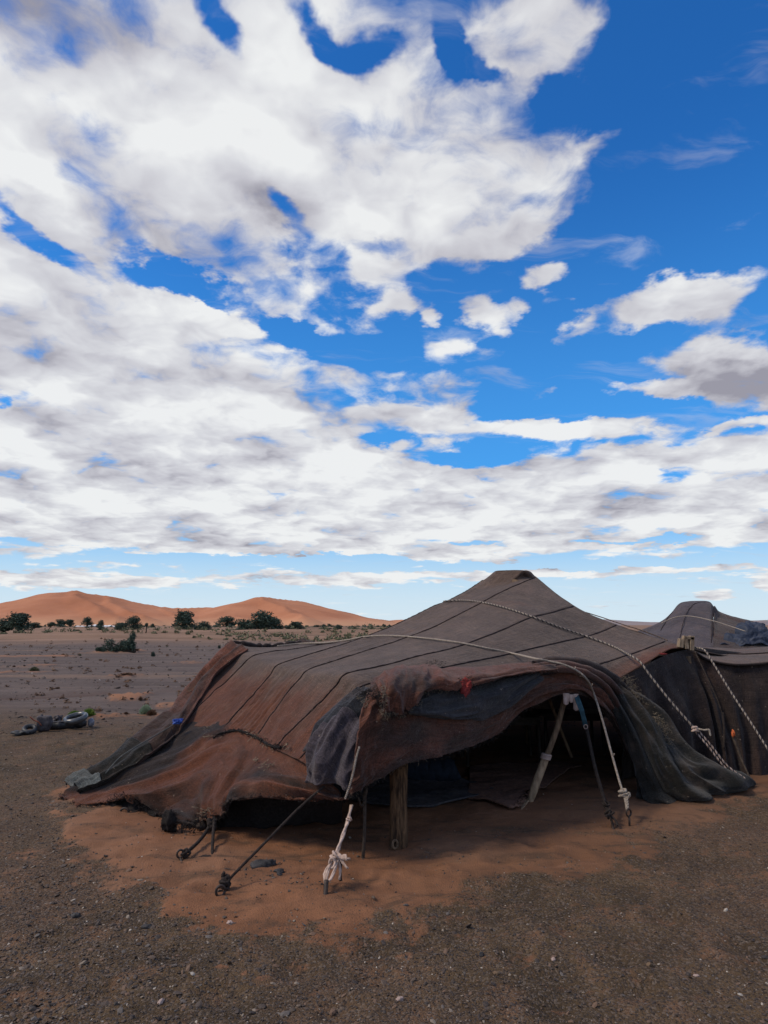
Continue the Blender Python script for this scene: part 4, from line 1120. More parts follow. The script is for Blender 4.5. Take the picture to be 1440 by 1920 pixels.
# thin crooked stick inside the left of the opening
a_ = P(687, 1470, 5.08); g1 = G(680, 1612)
mb = MB(); mb.tube(rs([(g1[0], g1[1], -0.03), (g1[0] + 0.012, g1[1] + 0.01, 0.2), (a_[0] - 0.012, a_[1], 0.40), a_, (a_[0] + 0.01, a_[1] + 0.05, 0.95)], 30), [0.012] * 10 + [0.014] * 10 + [0.017] * 10, 7)
mb.tube(rs([P(672, 1495, 5.0), P(678, 1512, 5.03), P(684, 1500, 5.06)], 8), 0.007, 5)
mb.build('thin_stick', M_TWIG, TENT)
# second inner pole crossing behind the prop
mb = MB(); mb.tube(rs([P(1030, 1310, 7.2), P(1052, 1370, 7.3), P(1072, 1420, 7.35)], 12), 0.016, 7); mb.build('inner_stick', M_POLE, TENT)
# the two poles and curved beam that carry the ridge
mb = MB(); mb.tube(rs([(1.3, 10.25, 2.10), (1.5, 10.05, 2.22), (1.8, 9.75, 2.22), (1.98, 9.55, 2.12)], 20), 0.04, 8); mb.build('ridge_beam', M_POLE, TENT)
for x_, y_ in ((1.35, 10.2), (1.95, 9.6)):
    mb = MB(); mb.tube([(x_, y_, -0.03), (x_ - 0.01, y_, 1.2), (x_, y_, 2.12)], 0.038, 8); mb.build('ridge_pole', M_POLE, TENT)
# corner post with its cut blocks poking through between tent and annex
cp = P(1288, 1215, 7.93)
mb = MB(); mb.tube([(cp[0], cp[1], -0.03), (cp[0], cp[1], 1.25)], 0.04, 8)
cpost = mb.build('corner_post', M_POLE, TENT)
for (x, y, w_, h_, rz, dz_) in ((1276, 1206, 0.055, 0.10, 0.2, 0), (1285, 1206, 0.045, 0.13, -0.1, 0), (1296, 1206, 0.05, 0.165, 0.1, 0), (1290, 1196, 0.12, 0.035, 0.15, 0)):
    q = P(x, y, 7.86)
    mb = MB(); mb.box(q, (w_, 0.07, h_), Matrix.Rotation(rz, 3, 'Y'))
    o_ = mb.build('post_block', M_BLOCK, cpost, False)
    md = o_.modifiers.new('bevel', 'BEVEL'); md.width = 0.006; md.segments = 2

# --- frayed yarn, tufts, knots sewn to the cloth (too fine to count)
def fibres(name, mat, spots, parent, n, ln, r=0.0016, spread=0.03, down=0.6, seed=1):
    rg_ = np.random.default_rng(seed)
    mb = MB()
    for s_ in spots:
        if s_ is None: continue
        for _ in range(n):
            p = np.array(s_) + rg_.normal(0, spread, 3) * np.array([1, 0.4, 1])
            d = rg_.normal(0, 1, 3); d[2] = d[2] * 0.5 - down; d[1] = -abs(d[1]) * 0.6
            d /= np.linalg.norm(d)
            l_ = ln * rg_.uniform(0.4, 1.3)
            q = p + d * l_ * 0.5 + rg_.normal(0, 0.15 * l_, 3)
            e_ = q + (d * 0.5 + rg_.normal(0, 0.4, 3)) * l_ * 0.6
            mb.tube([p, q, e_], r * rg_.uniform(0.7, 1.3), 3)
    o_ = mb.build(name, mat, parent)
    o_['kind'] = 'stuff'
    return o_
def seq(pts, n, f):
    c_ = rs([(x, y, 0) for x, y in pts], n)
    return [f(float(a[0]), float(a[1])) for a in c_]
fo = lambda x, y: FR(x, y, 0.39)
fibres('frayed_yarn', M_STRAW, seq([(720, 1286), (722, 1310), (716, 1326), (724, 1342)], 16, fo), TENT, 8, 0.022, 0.0014, 0.010, 0.3, 2)
fibres('frayed_yarn', M_BLACKYARN, seq([(672, 1300), (700, 1298), (708, 1312), (716, 1306)], 12, lambda x, y: FR(x, y, 0.36)), TENT, 12, 0.028, 0.002, 0.016, 0.3, 3)
fibres('frayed_yarn', M_STRAW, seq([(674, 1306), (682, 1320), (690, 1316)], 5, lambda x, y: FR(x, y, 0.36)), TENT, 8, 0.022, 0.0014, 0.012, 0.3, 31)
fibres('frayed_yarn', M_BLACKYARN, seq([(800, 1250), (815, 1244), (832, 1246)], 8, lambda x, y: FR(x, y, -0.05)), TENT, 6, 0.022, 0.0015, 0.012, -0.5, 4)
fibres('frayed_yarn', M_STRAW, seq([(1172, 1268), (1182, 1282), (1192, 1300), (1204, 1318)], 12, lambda x, y: P(x, y, 7.02)), TENT, 13, 0.035, 0.0014, 0.026, 0.1, 5)
fibres('frayed_yarn', M_STRAW, seq([(1228, 1342), (1238, 1356), (1246, 1375), (1250, 1398), (1236, 1405)], 16, lambda x, y: P(x, y, 6.78)), TENT, 18, 0.035, 0.0016, 0.026, 0.4, 6)
on_flap = lambda x, y: hit(x, y, 0.012) or P(x, y, 6.8)
fibres('joint_tufts', M_BLACKYARN, seq([(405, 1382), (430, 1373), (447, 1372), (480, 1383), (513, 1400), (541, 1403)], 44, lambda x, y: (hit(x, y, 0.02) or hit(x, y, 0.02, SK_BVH) or P(x, y, 6.4))), TENT, 6, 0.022, 0.0022, 0.012, 0.1, 7)
fibres('joint_tufts', M_STRAW, [hit(x, y, 0.03, SK_BVH) or hit(x, y, 0.03) for x, y in ((392, 1384), (395, 1372), (470, 1382), (480, 1386), (492, 1390), (500, 1405), (545, 1402), (518, 1404), (360, 1298), (372, 1292), (500, 1440), (510, 1436), (485, 1430))], TENT, 7, 0.035, 0.0028, 0.014, 0.1, 8)
fibres('hem_tufts', M_BLACKYARN, seq([(205, 1500), (230, 1492), (255, 1500), (275, 1514)], 14, lambda x, y: P(x, y, 6.15)), TENT, 10, 0.022, 0.0022, 0.02, 0.0, 9)
fibres('hem_tufts', M_BLACKYARN, seq([(340, 1545), (360, 1552), (372, 1535), (390, 1528)], 14, lambda x, y: P(x, y, 5.5)), TENT, 10, 0.03, 0.003, 0.02, 0.3, 10)
fibres('hem_tufts', M_STRAW, [P(376, 1520, 5.52), P(384, 1525, 5.5), P(392, 1518, 5.48), P(380, 1533, 5.5)], TENT, 8, 0.04, 0.002, 0.014, 0.1, 11)
def hem_pts(grid, row, j0, j1, n):
    js = np.linspace(j0, j1, n).astype(int)
    return [tuple(grid[row, j]) for j in js]
fibres('hem_fringe', M_BLACKYARN, hem_pts(SFd, 115, 4, 315, 150), TENT, 4, 0.028, 0.0014, 0.008, 0.9, 21)
fibres('hem_fringe', M_STRAW, hem_pts(SFd, 115, 4, 200, 40), TENT, 2, 0.022, 0.0010, 0.008, 0.9, 22)
fibres('hem_fringe', M_BLACKYARN, hem_pts(SOd, 75, 3, 236, 110), TENT, 4, 0.024, 0.0013, 0.007, 0.9, 23)
fibres('hem_fringe', M_STRAW, hem_pts(SOd, 74, 3, 120, 40), TENT, 3, 0.022, 0.0010, 0.008, 0.8, 24)
fibres('hem_fringe', M_BLACKYARN, hem_pts(SKd, 144, 3, 296, 150), TENT, 4, 0.030, 0.0018, 0.010, 0.8, 25)
# black cord sewn along the stitched joint
pts = [hit(x, y, 0.012) or hit(x, y, 0.012, SK_BVH) for x, y in ((400, 1386), (413, 1378), (430, 1373), (447, 1371), (465, 1377), (482, 1385), (498, 1394), (513, 1401), (528, 1403))]
pts = [tuple(p) for p in pts if p is not None]
mb = MB(); mb.tube(rs(pts, 80), 0.010 + 0.006 * vn(np.arange(80) * 0.8, np.zeros(80), 0, 111), 7); mb.build('joint_cord', M_BLACKYARN, TENT)
# pale edge string on the left lip of the flap
mb = MB(); mb.strands([FR(674, 1400, 0.34), FR(668, 1420, 0.34), FR(662, 1450, 0.33), FR(655, 1475, 0.31), FR(647, 1498, 0.29)], 0.007, 2, 0.03); mb.build('edge_string', M_ROPEW, TENT)
# light thin twine along the pale seam of the left edge cloth
mb = MB(); mb.tube(rs([P(330, 1356, 7.28), P(300, 1374, 7.1), P(262, 1396, 6.88), P(225, 1420, 6.72), P(198, 1450, 6.58)], 40), 0.006, 5); mb.build('edge_string', M_PALE, TENT)

def crumple(name, mat, c_, r_, parent, seed, sq=(1, 1, 1), n=24, amp=0.45, loc=None):
    th = np.linspace(0, np.pi, n)[:, None]; phi = np.linspace(0, 2 * np.pi, n * 2, endpoint=False)[None]
    X = np.stack([np.sin(th) * np.cos(phi), np.sin(th) * np.sin(phi), np.cos(th) + 0 * phi], -1)
    k_ = 1 + amp * fb(X[..., 0] * 1.7 + seed, X[..., 1] * 1.7, X[..., 2] * 1.7, 4, seed, 0.6)
    V_ = (X * k_[..., None] * r_ * np.array(sq)).reshape(-1, 3) + np.array(c_)
    i = np.arange(n * 2 * n).reshape(n, 2 * n)
    F_ = np.stack([i[:-1], i[1:], np.roll(i, -1, 1)[1:], np.roll(i, -1, 1)[:-1]], -1).reshape(-1, 4)
    me = mesh_np(name, V_, F_, mat, True)
    return link_mesh(name, me, parent, loc)
q = hit(873, 1287, 0.01, FF_BVH); q = FR(873, 1288, 0.29)
crumple('red_rag', M_RED, q, 0.036, TENT, 3, (1.1, 0.5, 1.25), 40, 0.75)
fibres('frayed_yarn', M_BLACKYARN, [FR(862, 1276, 0.30), FR(875, 1272, 0.30), FR(886, 1280, 0.30)], TENT, 12, 0.025, 0.002, 0.015, 0.0, 12)
q = P(333, 1353, 7.18)
crumple('blue_rag', M_BLUE, q, 0.026, TENT, 5, (1.5, 0.7, 0.8), 36, 0.8)
q = P(1244, 1222, 7.83)
crumple('red_tie', M_RED, P(1243, 1226, 7.62), 0.014, TENT, 8, (2.6, 1, 0.8), 14)

# ------------------------------------------------------------------ annex to the right and the tent behind
ANNEX = empty('nomad_tent', (5.2, 8.6, 0.0), 'low dark annex tent with a sagging pale eave beside the wooden corner post', 'tent')
ctl = [[P(*q) for q in r_] for r_ in (
    [(1304, 1221, 7.95), (1330, 1236, 7.88), (1380, 1244, 7.82), (1440, 1241, 7.78), (1560, 1226, 7.7), (1720, 1234, 7.6)],
    [(1303, 1218, 8.3), (1332, 1228, 8.3), (1380, 1234, 8.3), (1440, 1231, 8.3), (1560, 1220, 8.3), (1720, 1224, 8.2)],
    [(1302, 1214, 9.0), (1335, 1219, 9.1), (1380, 1222, 9.2), (1440, 1220, 9.2), (1560, 1214, 9.2), (1720, 1216, 9.2)],
    [(1300, 1212, 10.2), (1335, 1214, 10.3), (1380, 1216, 10.4), (1440, 1213, 10.4), (1560, 1211, 10.4), (1720, 1210, 10.4)])]
SA = surf(ctl, 120, 60)
cloth('roof_strip', SA[:31], M_ROOF, ANNEX, 0.012, 0.004 * fb(SA[:31, :, 0] * 3, SA[:31, :, 1] * 3, 0, 3, 121), {'rust': 0.2 + 0 * SA[:31, :, 0]}, flip=normals(SA)[30, 60, 2] < 0)
cloth('roof_strip', SA[30:], M_ROOF, ANNEX, 0.012, 0.004 * fb(SA[30:, :, 0] * 3, SA[30:, :, 1] * 3, 0, 3, 121), {'rust': 0.35 + 0 * SA[30:, :, 0]}, flip=normals(SA)[30, 60, 2] < 0)
mb = MB(); mb.tube(SA[30] + np.array([0, 0, .008]), 0.008, 6); mb.build('seam_cord', M_SEAM, ANNEX)
mb = MB(); mb.tube([SA[0, i] + np.array([0, -0.004, -0.012]) for i in range(0, 120, 2)], 0.013, 6); mb.build('eave_hem', M_DARK, ANNEX)
tw = [P(1300, 1222, 7.99), P(1330, 1238, 7.92), P(1380, 1246, 7.86), P(1440, 1243, 7.82), P(1560, 1228, 7.74), P(1720, 1236, 7.64)]
bw = [P(1362, 1457, 7.66), P(1385, 1458, 7.64), P(1410, 1458, 7.62), P(1450, 1459, 7.60), P(1560, 1461, 7.54), P(1720, 1464, 7.45)]
mw = [tuple(np.array(a) * 0.5 + np.array(b) * 0.5 + np.array([0, -0.04, 0])) for a, b in zip(tw, bw)]
SW2 = surf([tw, mw, bw], 160, 90)
u = np.linspace(0, 5, 160)[None, :] + np.zeros((90, 1)); v = np.linspace(0, 2, 90)[:, None] + np.zeros((1, 160))
cloth('side_wall', SW2, M_DARK, ANNEX, 0.012, 0.040 * np.sin(u * 6.2 - 0.8 * v + 1.4 * fb(u, v, 0, 2, 124)) * sst(0, 1.2, v) + 0.012 * fb(u * 2, v * 2, 0, 3, 125), {'rust': 0.1 + 0.3 * fb(u, v, 0, 3, 126)}, flip=normals(SW2)[50, 60, 1] > 0)
SB2 = surf([[(3.9, 10.2, 1.15), (6, 10.4, 1.2), (8.3, 10.4, 1.2)], [(3.9, 10.2, 0), (6, 10.4, 0), (8.3, 10.4, 0)]], 60, 12)
cloth('back_wall', SB2, M_DARK, ANNEX, 0.012, None, {'rust': 0.1 + 0 * SB2[..., 0]})

FARTENT = empty('nomad_tent', (7.9, 17.5, 0.0), 'distant brown nomad tent whose flat topped peak rises behind the annex at the right', 'tent')
X = [1150, 1190, 1215, 1240, 1258, 1272, 1284, 1306, 1329, 1338, 1348, 1378, 1412, 1428, 1450]
Ysil = [1190, 1184, 1176, 1164, 1151, 1136, 1131, 1130, 1131, 1139, 1150, 1159, 1166, 1176, 1190]
NX = len(X)
ctl = [[P(x, y + d_, Y_) for x, y in zip(X, yy)] for yy, d_, Y_ in (
    ([1217] * NX, 0, 14.6), ([0.5 * y + 0.5 * 1212 for y in Ysil], 0, 15.8), (Ysil, 7, 16.9), (Ysil, 0, 17.4), ([y + 3 for y in Ysil], 2, 18.2), ([1200] * NX, 0, 21.0))]
SFt = surf(ctl, 200, 90)
rf = 0.1 + 0.9 * sst(1330, 1345, np.interp(np.linspace(0, NX - 1, 200), range(NX), X))[None, :] + 0 * SFt[..., 0]
cloth('roof', SFt[:, :129], M_FARROOF, FARTENT, 0.02, 0.02 * fb(SFt[:, :129, 0], SFt[:, :129, 1], 0, 3, 131), {'rust': rf[:, :129]}, flip=normals(SFt)[40, 60, 2] < 0)
cloth('roof', SFt[:, 128:], M_FLAP, FARTENT, 0.02, 0.025 * fb(SFt[:, 128:, 0] * 2, SFt[:, 128:, 1] * 2, 0, 3, 132) + 0.01, {'rust': rf[:, 128:] * 0.2}, flip=normals(SFt)[40, 60, 2] < 0, label='browner right half of the roof')
for (c0, c1) in ((0.16, 0.30), (0.36, 0.55), (0.60, 0.66)):
    jj = np.linspace(c0 * 199, c1 * 199, 50).astype(int); ii = np.linspace(4, 58, 50).astype(int)
    mb = MB(); mb.tube(SFt[ii, jj] + np.array([0, -0.01, .008]), 0.008, 5); mb.build('seam_cord', M_SEAM, FARTENT)
tw = [P(x, 1217, 14.65) for x in (1150, 1300, 1490)]
SWf = surf([tw, [(a[0], a[1] - 0.1, 0) for a in tw]], 30, 8)
cloth('side_wall', SWf, M_DARK, FARTENT, 0.02, None, {'rust': 0 * SWf[..., 0]}, flip=True)
SWb = surf([[(a[0], 21.0, 0.9) for a in tw], [(a[0], 21.0, 0) for a in tw]], 30, 8)
cloth('back_wall', SWb, M_DARK, FARTENT, 0.02, None, {'rust': 0 * SWb[..., 0]})
M_TARP = m_plain('navy_tarpaulin', (0.018, 0.024, 0.040), (0.040, 0.050, 0.078), 6, 0.6, 0.5)
ctl = [[P(*q) for q in r_] for r_ in (
    [(1384, 1172, 15.7), (1405, 1166, 15.7), (1428, 1171, 15.6), (1445, 1184, 15.5), (1470, 1190, 15.5)],
    [(1376, 1186, 15.4), (1402, 1180, 15.3), (1428, 1184, 15.3), (1448, 1194, 15.3), (1475, 1200, 15.3)],
    [(1356, 1200, 15.1), (1395, 1196, 15.0), (1426, 1198, 15.0), (1450, 1204, 15.0), (1478, 1208, 15.0)],
    [(1345, 1210, 14.9), (1392, 1210, 14.8), (1426, 1211, 14.8), (1452, 1213, 14.8), (1480, 1215, 14.8)])]
ST = surf(ctl, 90, 60)
o_, _, _ = cloth('tarpaulin', ST, M_TARP, None, 0.02, 0.09 * fb(ST[..., 0] * 4, ST[..., 2] * 9, 0, 4, 133) + 0.02, flip=normals(ST)[30, 40, 1] > 0)
tag(o_, 'crumpled navy tarpaulin heaped on the right end of the distant tent', 'tarpaulin')

# ------------------------------------------------------------------ guy ropes
def surface_pt(x, y, off, Yd):
    h_ = hit(x, y, off)
    hs = [q for q in (h_, hit(x, y, off, FF_BVH), hit(x, y, off, OV_BVH)) if q is not None]
    if hs: 
        return tuple(min(hs, key=lambda q: q[1]))
    return P(x, y, Yd)

def rope_thing(name, pts, label, group=None, cat='rope'):
    o = empty(name, tuple(pts[-1][:2]) + (0.0,), label, cat, group)
    return o

def iron_pin(parent, top, bot, r=0.011, ring=0.03, name='iron_peg'):
    mb = MB()
    t, b = np.array(top, float), np.array(bot, float)
    mb.tube([t, (t + b) / 2 + [0.003, 0, 0], b + np.array([0, 0, -0.05])], r, 8)
    if ring:
        th = np.linspace(0, 2 * np.pi, 15)
        cc = t + np.array([0, 0, ring * 0.9])
        mb.tube([cc + ring * np.array([math.cos(a) * 0.8, 0.35 * math.cos(a), math.sin(a)]) for a in th], r * 0.8, 6)
    return mb.build(name, M_IRON, parent)

def knot(parent, c_, r_, mat, seed=1, name='knot', turns=3):
    rg_ = np.random.default_rng(seed)
    mb = MB()
    t = np.linspace(0, 2 * np.pi * turns, 26 * turns)
    ax = rg_.normal(0, 1, 3)
    V_ = np.stack([np.cos(t) * (1 + 0.25 * np.sin(t * 1.33)), np.sin(t) * 0.8, 0.75 * np.sin(t * 0.66 + 1)], 1) * r_
    R_ = np.array(Quaternion(Vector(ax).normalized(), rg_.uniform(0, 3)).to_matrix())
    mb.tube(V_ @ R_.T + np.array(c_), r_ * 0.36, 6)
    return mb.build(name, mat, parent)

# 1 cream rope over the roof and down in front of the opening
onroof = [surface_pt(x, y, 0.018, yd) for x, y, yd in ((520, 1214, 9.3), (566, 1209, 9.3), (610, 1205, 8.9), (650, 1200, 8.6), (690, 1196, 8.2), (740, 1195, 7.9), (800, 1200, 7.5), (860, 1208, 7.2), (910, 1218, 7.0), (960, 1228, 6.8))]
fr = [FR(1000, 1234, 0.10), FR(1030, 1240, 0.20), FR(1056, 1246, 0.28), FR(1082, 1258, 0.34), FR(1100, 1274, 0.37), P(1113, 1300, 6.50), P(1128, 1345, 6.34), P(1146, 1410, 6.16), P(1160, 1460, 6.00), P(1166, 1480, 5.94)]
end = P(1176, 1520, 5.84); peg = G(1180, 1552)
c_ = rs([tuple(q) for q in onroof] + fr, 420)
r1_ = rope_thing('guy_rope', [peg], 'cream guy rope draped over the roof and tied to a peg right of the opening')
mb = MB(); mb.strands(c_, 0.0095, 3, 0.04); mb.build('rope', M_ROPEW, r1_)
mb = MB(); mb.strands(rs([c_[-1], tuple((np.array(c_[-1]) + end) / 2 + [0.006, 0, 0]), end], 20), 0.010, 3, 0.04); mb.strands(rs([c_[-1] + [0.02, 0, 0], tuple((np.array(c_[-1]) + end) / 2 + [0.018, -0.01, 0]), np.array(end) + [0.006, 0, 0]], 20), 0.010, 2, 0.04); mb.build('doubled_end', M_ROPEW, r1_)
knot(r1_, P(1168, 1487, 5.92), 0.028, M_ROPEW, 2)
knot(r1_, P(1176, 1492, 5.90), 0.020, M_ROPEW, 3, turns=2)
iron_pin(r1_, P(1179, 1530, 5.80), (peg[0], peg[1], 0), 0.009, 0.028)
for i_ in (330, 352, 400):
    q = np.array(c_[i_])
    mb = MB(); mb.tube([q, q + [0.014, -0.006, 0.006], q + [0.016, -0.006, 0.022]], 0.005, 5); mb.build('knot', M_ROPEW, r1_)

# 2 black and white twisted rope across the middle of the roof
pts = [surface_pt(x, y, 0.018, 8) for x, y in ((832, 1130), (860, 1128), (885, 1129), (920, 1135), (960, 1146), (1000, 1160), (1050, 1179), (1100, 1196), (1150, 1215))]
pts = [tuple(q) for q in pts] + [P(1180, 1228, 7.40), P(1200, 1241, 7.24), P(1220, 1268, 7.16), P(1260, 1318, 7.06), P(1304, 1368, 6.97)]
c_ = rs(pts, 420)
r2_ = rope_thing('guy_rope', [G(1405, 1472)], 'black and white twisted rope crossing the roof and tied down at the curtain corner')
mb = MB(); mb.strands(c_, 0.0105, 3, 0.055, (0, 1)); mb.build('light_strand', M_ROPEW, r2_)
mb = MB(); mb.strands(c_, 0.0108, 3, 0.055, (2,), rr=0.0075); mb.build('dark_strand', M_ROPEB, r2_)
c2 = rs([P(1304, 1368, 6.97), P(1330, 1398, 6.93), P(1362, 1438, 6.90), P(1395, 1462, 6.88)], 120)
for dx_ in (-0.010, 0.010):
    mb = MB(); mb.strands(c2 + [dx_, 0, dx_], 0.009, 3, 0.05, (0, 1)); mb.build('light_strand', M_ROPEL, r2_)
    mb = MB(); mb.strands(c2 + [dx_, 0, dx_], 0.009, 3, 0.05, (2,)); mb.build('dark_strand', M_ROPEB, r2_)
knot(r2_, P(1303, 1367, 6.95), 0.026, M_ROPEL, 4)
mb = MB(); mb.strands([P(1306, 1366, 6.94), P(1320, 1369, 6.90), P(1330, 1368, 6.88), P(1332, 1380, 6.87)], 0.009, 3, 0.05); mb.build('loose_end', M_ROPEW, r2_)
for i_ in (0.30, 0.5):
    pass

# 3 same rope over the annex
c_ = rs([P(1306, 1214, 7.85), P(1322, 1220, 7.70), P(1340, 1248, 7.55), P(1372, 1300, 7.35), P(1410, 1358, 7.15), P(1442, 1408, 7.0), P(1480, 1462, 6.85)], 260)
r3_ = rope_thing('guy_rope', [c_[-1]], 'black and white twisted rope running down before the annex wall')
mb = MB(); mb.strands(c_, 0.0095, 3, 0.05, (0, 1)); mb.build('light_strand', M_ROPEW, r3_)
mb = MB(); mb.strands(c_, 0.0098, 3, 0.05, (2,), rr=0.0068); mb.build('dark_strand', M_ROPEB, r3_)
iron_pin(r3_, c_[-1], (c_[-1][0] + 0.04, c_[-1][1] - 0.1, 0), 0.010, 0.03)

# 4 thin dark line beside it with the branch it is tied to
c_ = rs([P(1303, 1222, 7.8), P(1322, 1262, 7.66), P(1342, 1305, 7.55), P(1355, 1340, 7.48)], 60)
r4_ = rope_thing('guy_rope', [G(1362, 1440)], 'thin dark cord hanging from the corner post in front of the annex wall')
mb = MB(); mb.strands(c_, 0.006, 2, 0.04); mb.build('rope', M_TWIG, r4_)
mb = MB(); mb.tube(rs([P(1355, 1336, 7.47), P(1358, 1370, 7.44), P(1357, 1405, 7.42)], 12), 0.012, 6); mb.build('cord_end', M_ROPED, r4_)
# branch with the orange rag
st = empty('stick', tuple(G(1408, 1462)[:2]) + (0,), 'dark stick with an orange rag tied on its top leaning by the annex wall', 'stick')
mb = MB(); mb.tube(rs([P(1374, 1378, 7.25), P(1380, 1396, 7.22), P(1392, 1428, 7.14), P(1407, 1461, 7.05)], 16), [0.018] * 4 + [0.013] * 6 + [0.010] * 6, 7); mb.build('branch', M_TWIG, st)
crumple('orange_rag', M_ORANGE, P(1375, 1376, 7.22), 0.026, st, 4, (0.7, 0.6, 1.3), 14)

# 5 ropes on the far side of the roof ridge
for k_, pp in enumerate((((1098, 1148, 9.0), (1130, 1158, 8.9), (1165, 1170, 8.7), (1200, 1181, 8.6), (1235, 1194, 8.5), (1252, 1201, 8.4)), ((1170, 1178, 8.9), (1200, 1186, 8.8), (1225, 1196, 8.7), (1248, 1203, 8.55)))):
    c_ = rs([P(*q) for q in pp], 90)
    o_ = rope_thing('guy_rope', [c_[-1]], ('pale rope lying along the right slope of the main roof below the peak', 'short dark rope along the lower right slope of the main roof')[k_])
    o_.location.z = 0
    mb = MB(); mb.strands(c_, 0.006, 3, 0.05, (0, 1)); mb.build('light_strand', (M_POLE, M_TWIG)[k_], o_)
    mb = MB(); mb.strands(c_, 0.006, 3, 0.05, (2,)); mb.build('dark_strand', M_ROPEB, o_)
# rope on the far tent
c_ = rs([P(1236, 1171, 16.3), P(1262, 1160, 16.2), P(1290, 1158, 16.0), P(1330, 1166, 15.6), P(1365, 1177, 15.3), P(1392, 1186, 15.0)], 60)
o_ = rope_thing('guy_rope', [c_[-1]], 'thin pale rope crossing the distant tent roof')
mb = MB(); mb.tube(c_ + [0, -0.12, 0.03], 0.012, 6); mb.build('rope', M_ROPEW, o_)

# 6 teal strap then dark braided rope in the opening
tp = [FR(1080, 1304, 0.16), FR(1090, 1330, 0.26), P(1098, 1362, 6.38)]
r6_ = rope_thing('guy_rope', [G(1153, 1564)], 'dark braided guy rope with a teal strap at its top')
SQ = surf([[np.array(q) + [dx_, 0, 0] for dx_ in (-0.022, 0, 0.022)] for q in tp], 8, 30)
cloth('strap', SQ, M_TEAL, r6_, 0.006, 0.006 * fb(SQ[..., 0] * 40, SQ[..., 2] * 20, 0, 2, 141), flip=normals(SQ)[10, 4, 1] > 0)
c_ = rs([P(1098, 1358, 6.38), P(1106, 1395, 6.28), P(1116, 1440, 6.12), P(1130, 1490, 5.95), P(1142, 1528, 5.80)], 90)
mb = MB(); mb.strands(c_, 0.015, 3, 0.07); mb.build('rope', M_ROPED, r6_)
th = np.linspace(0, 2 * np.pi, 12)
cc = P(1097, 1362, 6.36)
mb = MB(); mb.tube([(cc[0] + 0.018 * math.cos(t), cc[1] - 0.02, cc[2] + 0.018 * math.sin(t)) for t in th], 0.004, 5); mb.build('ring', M_PINK, r6_)
knot(r6_, P(1142, 1525, 5.80), 0.026, M_ROPED, 5)
knot(r6_, P(1136, 1508, 5.86), 0.022, M_ROPED, 6)
g_ = G(1150, 1566)
mb = MB()
for q in ((1148, 1560), (1158, 1548), (1136, 1530), (1150, 1566)):
    mb.strands(rs([P(1142, 1526, 5.79), P((1142 + q[0]) / 2 + 3, (1526 + q[1]) / 2, 5.74), P(q[0], q[1], 5.68)], 14), 0.009, 3, 0.05)
mb.build('tail_end', M_ROPED, r6_)
iron_pin(r6_, P(1148, 1545, 5.74), (g_[0], g_[1], 0), 0.011, 0.0)

# 7 pink white rag rope at the front left
g_ = G(605, 1699)
r7_ = rope_thing('guy_rope', [g_], 'knotted pinkish white rag rope tied to an upright black peg before the thick post')
A_t = P(659, 1510, 4.92); K_ = P(630, 1604, 4.50); E_ = P(612, 1655, 4.36)
mb = MB(); mb.strands(rs([A_t, P(652, 1540, 4.80), P(640, 1575, 4.62), K_], 40), 0.010, 2, 0.30, rr=0.0085); mb.build('rope', M_ROPEL, r7_)
mb = MB()
mb.strands(rs([K_, P(618, 1625, 4.43), P(611, 1650, 4.36), E_], 24), 0.008, 2, 0.3, rr=0.0075)
mb.strands(rs([np.array(K_) + [0.02, 0, 0], P(629, 1628, 4.42), P(618, 1652, 4.35), E_], 24), 0.007, 2, 0.3, rr=0.0065)
mb.strands(rs([K_, P(612, 1630, 4.47), P(608, 1640, 4.42), P(610, 1660, 4.34)], 24), 0.006, 2, 0.3, rr=0.006)
mb.build('doubled_end', M_ROPEL, r7_)
knot(r7_, P(629, 1606, 4.48), 0.024, M_ROPEL, 7); knot(r7_, P(624, 1618, 4.45), 0.022, M_ROPEL, 8); knot(r7_, P(655, 1536, 4.80), 0.015, M_ROPEL, 9, turns=2)
mb = MB()
for pp in (((632, 1604), (645, 1610), (656, 1610)), ((636, 1606), (646, 1622), (652, 1628)), ((634, 1610), (638, 1632), (636, 1650)), ((636, 1608), (648, 1604), (650, 1614))):
    mb.strands(rs([P(x, y, 4.47 - 0.02 * i) for i, (x, y) in enumerate(pp)], 10), 0.006, 2, 0.2, rr=0.0065)
mb.build('loose_end', M_ROPEL, r7_)
mb = MB(); mb.tube(rs([P(639, 1616, 4.5), P(638, 1640, 4.46), P(639, 1652, 4.45)], 8), 0.009, 6); mb.build('dark_end', M_ROPED, r7_)
mb = MB(); t_ = np.array(P(612, 1650, 4.35)); b_ = np.array([g_[0], g_[1], -0.04]); mb.tube(rs([t_, (t_ + b_) / 2 + [0.004, 0, 0], b_], 12), 0.0135, 9); mb.build('iron_peg', M_IRON, r7_)
crumple('clod', M_ROCKD, (g_[0] - 0.012, g_[1] + 0.0, 0.012), 0.022, r7_, 9, (1, 1, 0.8), 10)

# 8 thin dark rope from under the corner to the ring peg
g_ = G(412, 1694)
r8_ = rope_thing('guy_rope', [g_], 'thin dark rope slanting down from the corner blanket to a ringed peg in the sand')
Kk = P(428, 1650, 4.42)
mb = MB(); mb.strands(rs([P(608, 1474, 4.98), P(560, 1516, 4.86), P(490, 1587, 4.62), Kk], 120), 0.0085, 3, 0.035); mb.build('rope', M_ROPED, r8_)
crumple('knot', M_ROPED, P(424, 1652, 4.42), 0.026, r8_, 12, (1.2, 1, 1.15), 14)
knot(r8_, P(420, 1658, 4.40), 0.024, M_ROPED, 11)
mb = MB()
mb.strands(rs([P(420, 1648, 4.42), P(417, 1641, 4.42), P(421, 1636, 4.42)], 8), 0.010, 3, 0.04)
mb.build('loose_end', M_ROPED, r8_)
iron_pin(r8_, P(413, 1680, 4.32), (g_[0], g_[1], 0), 0.010, 0.030)
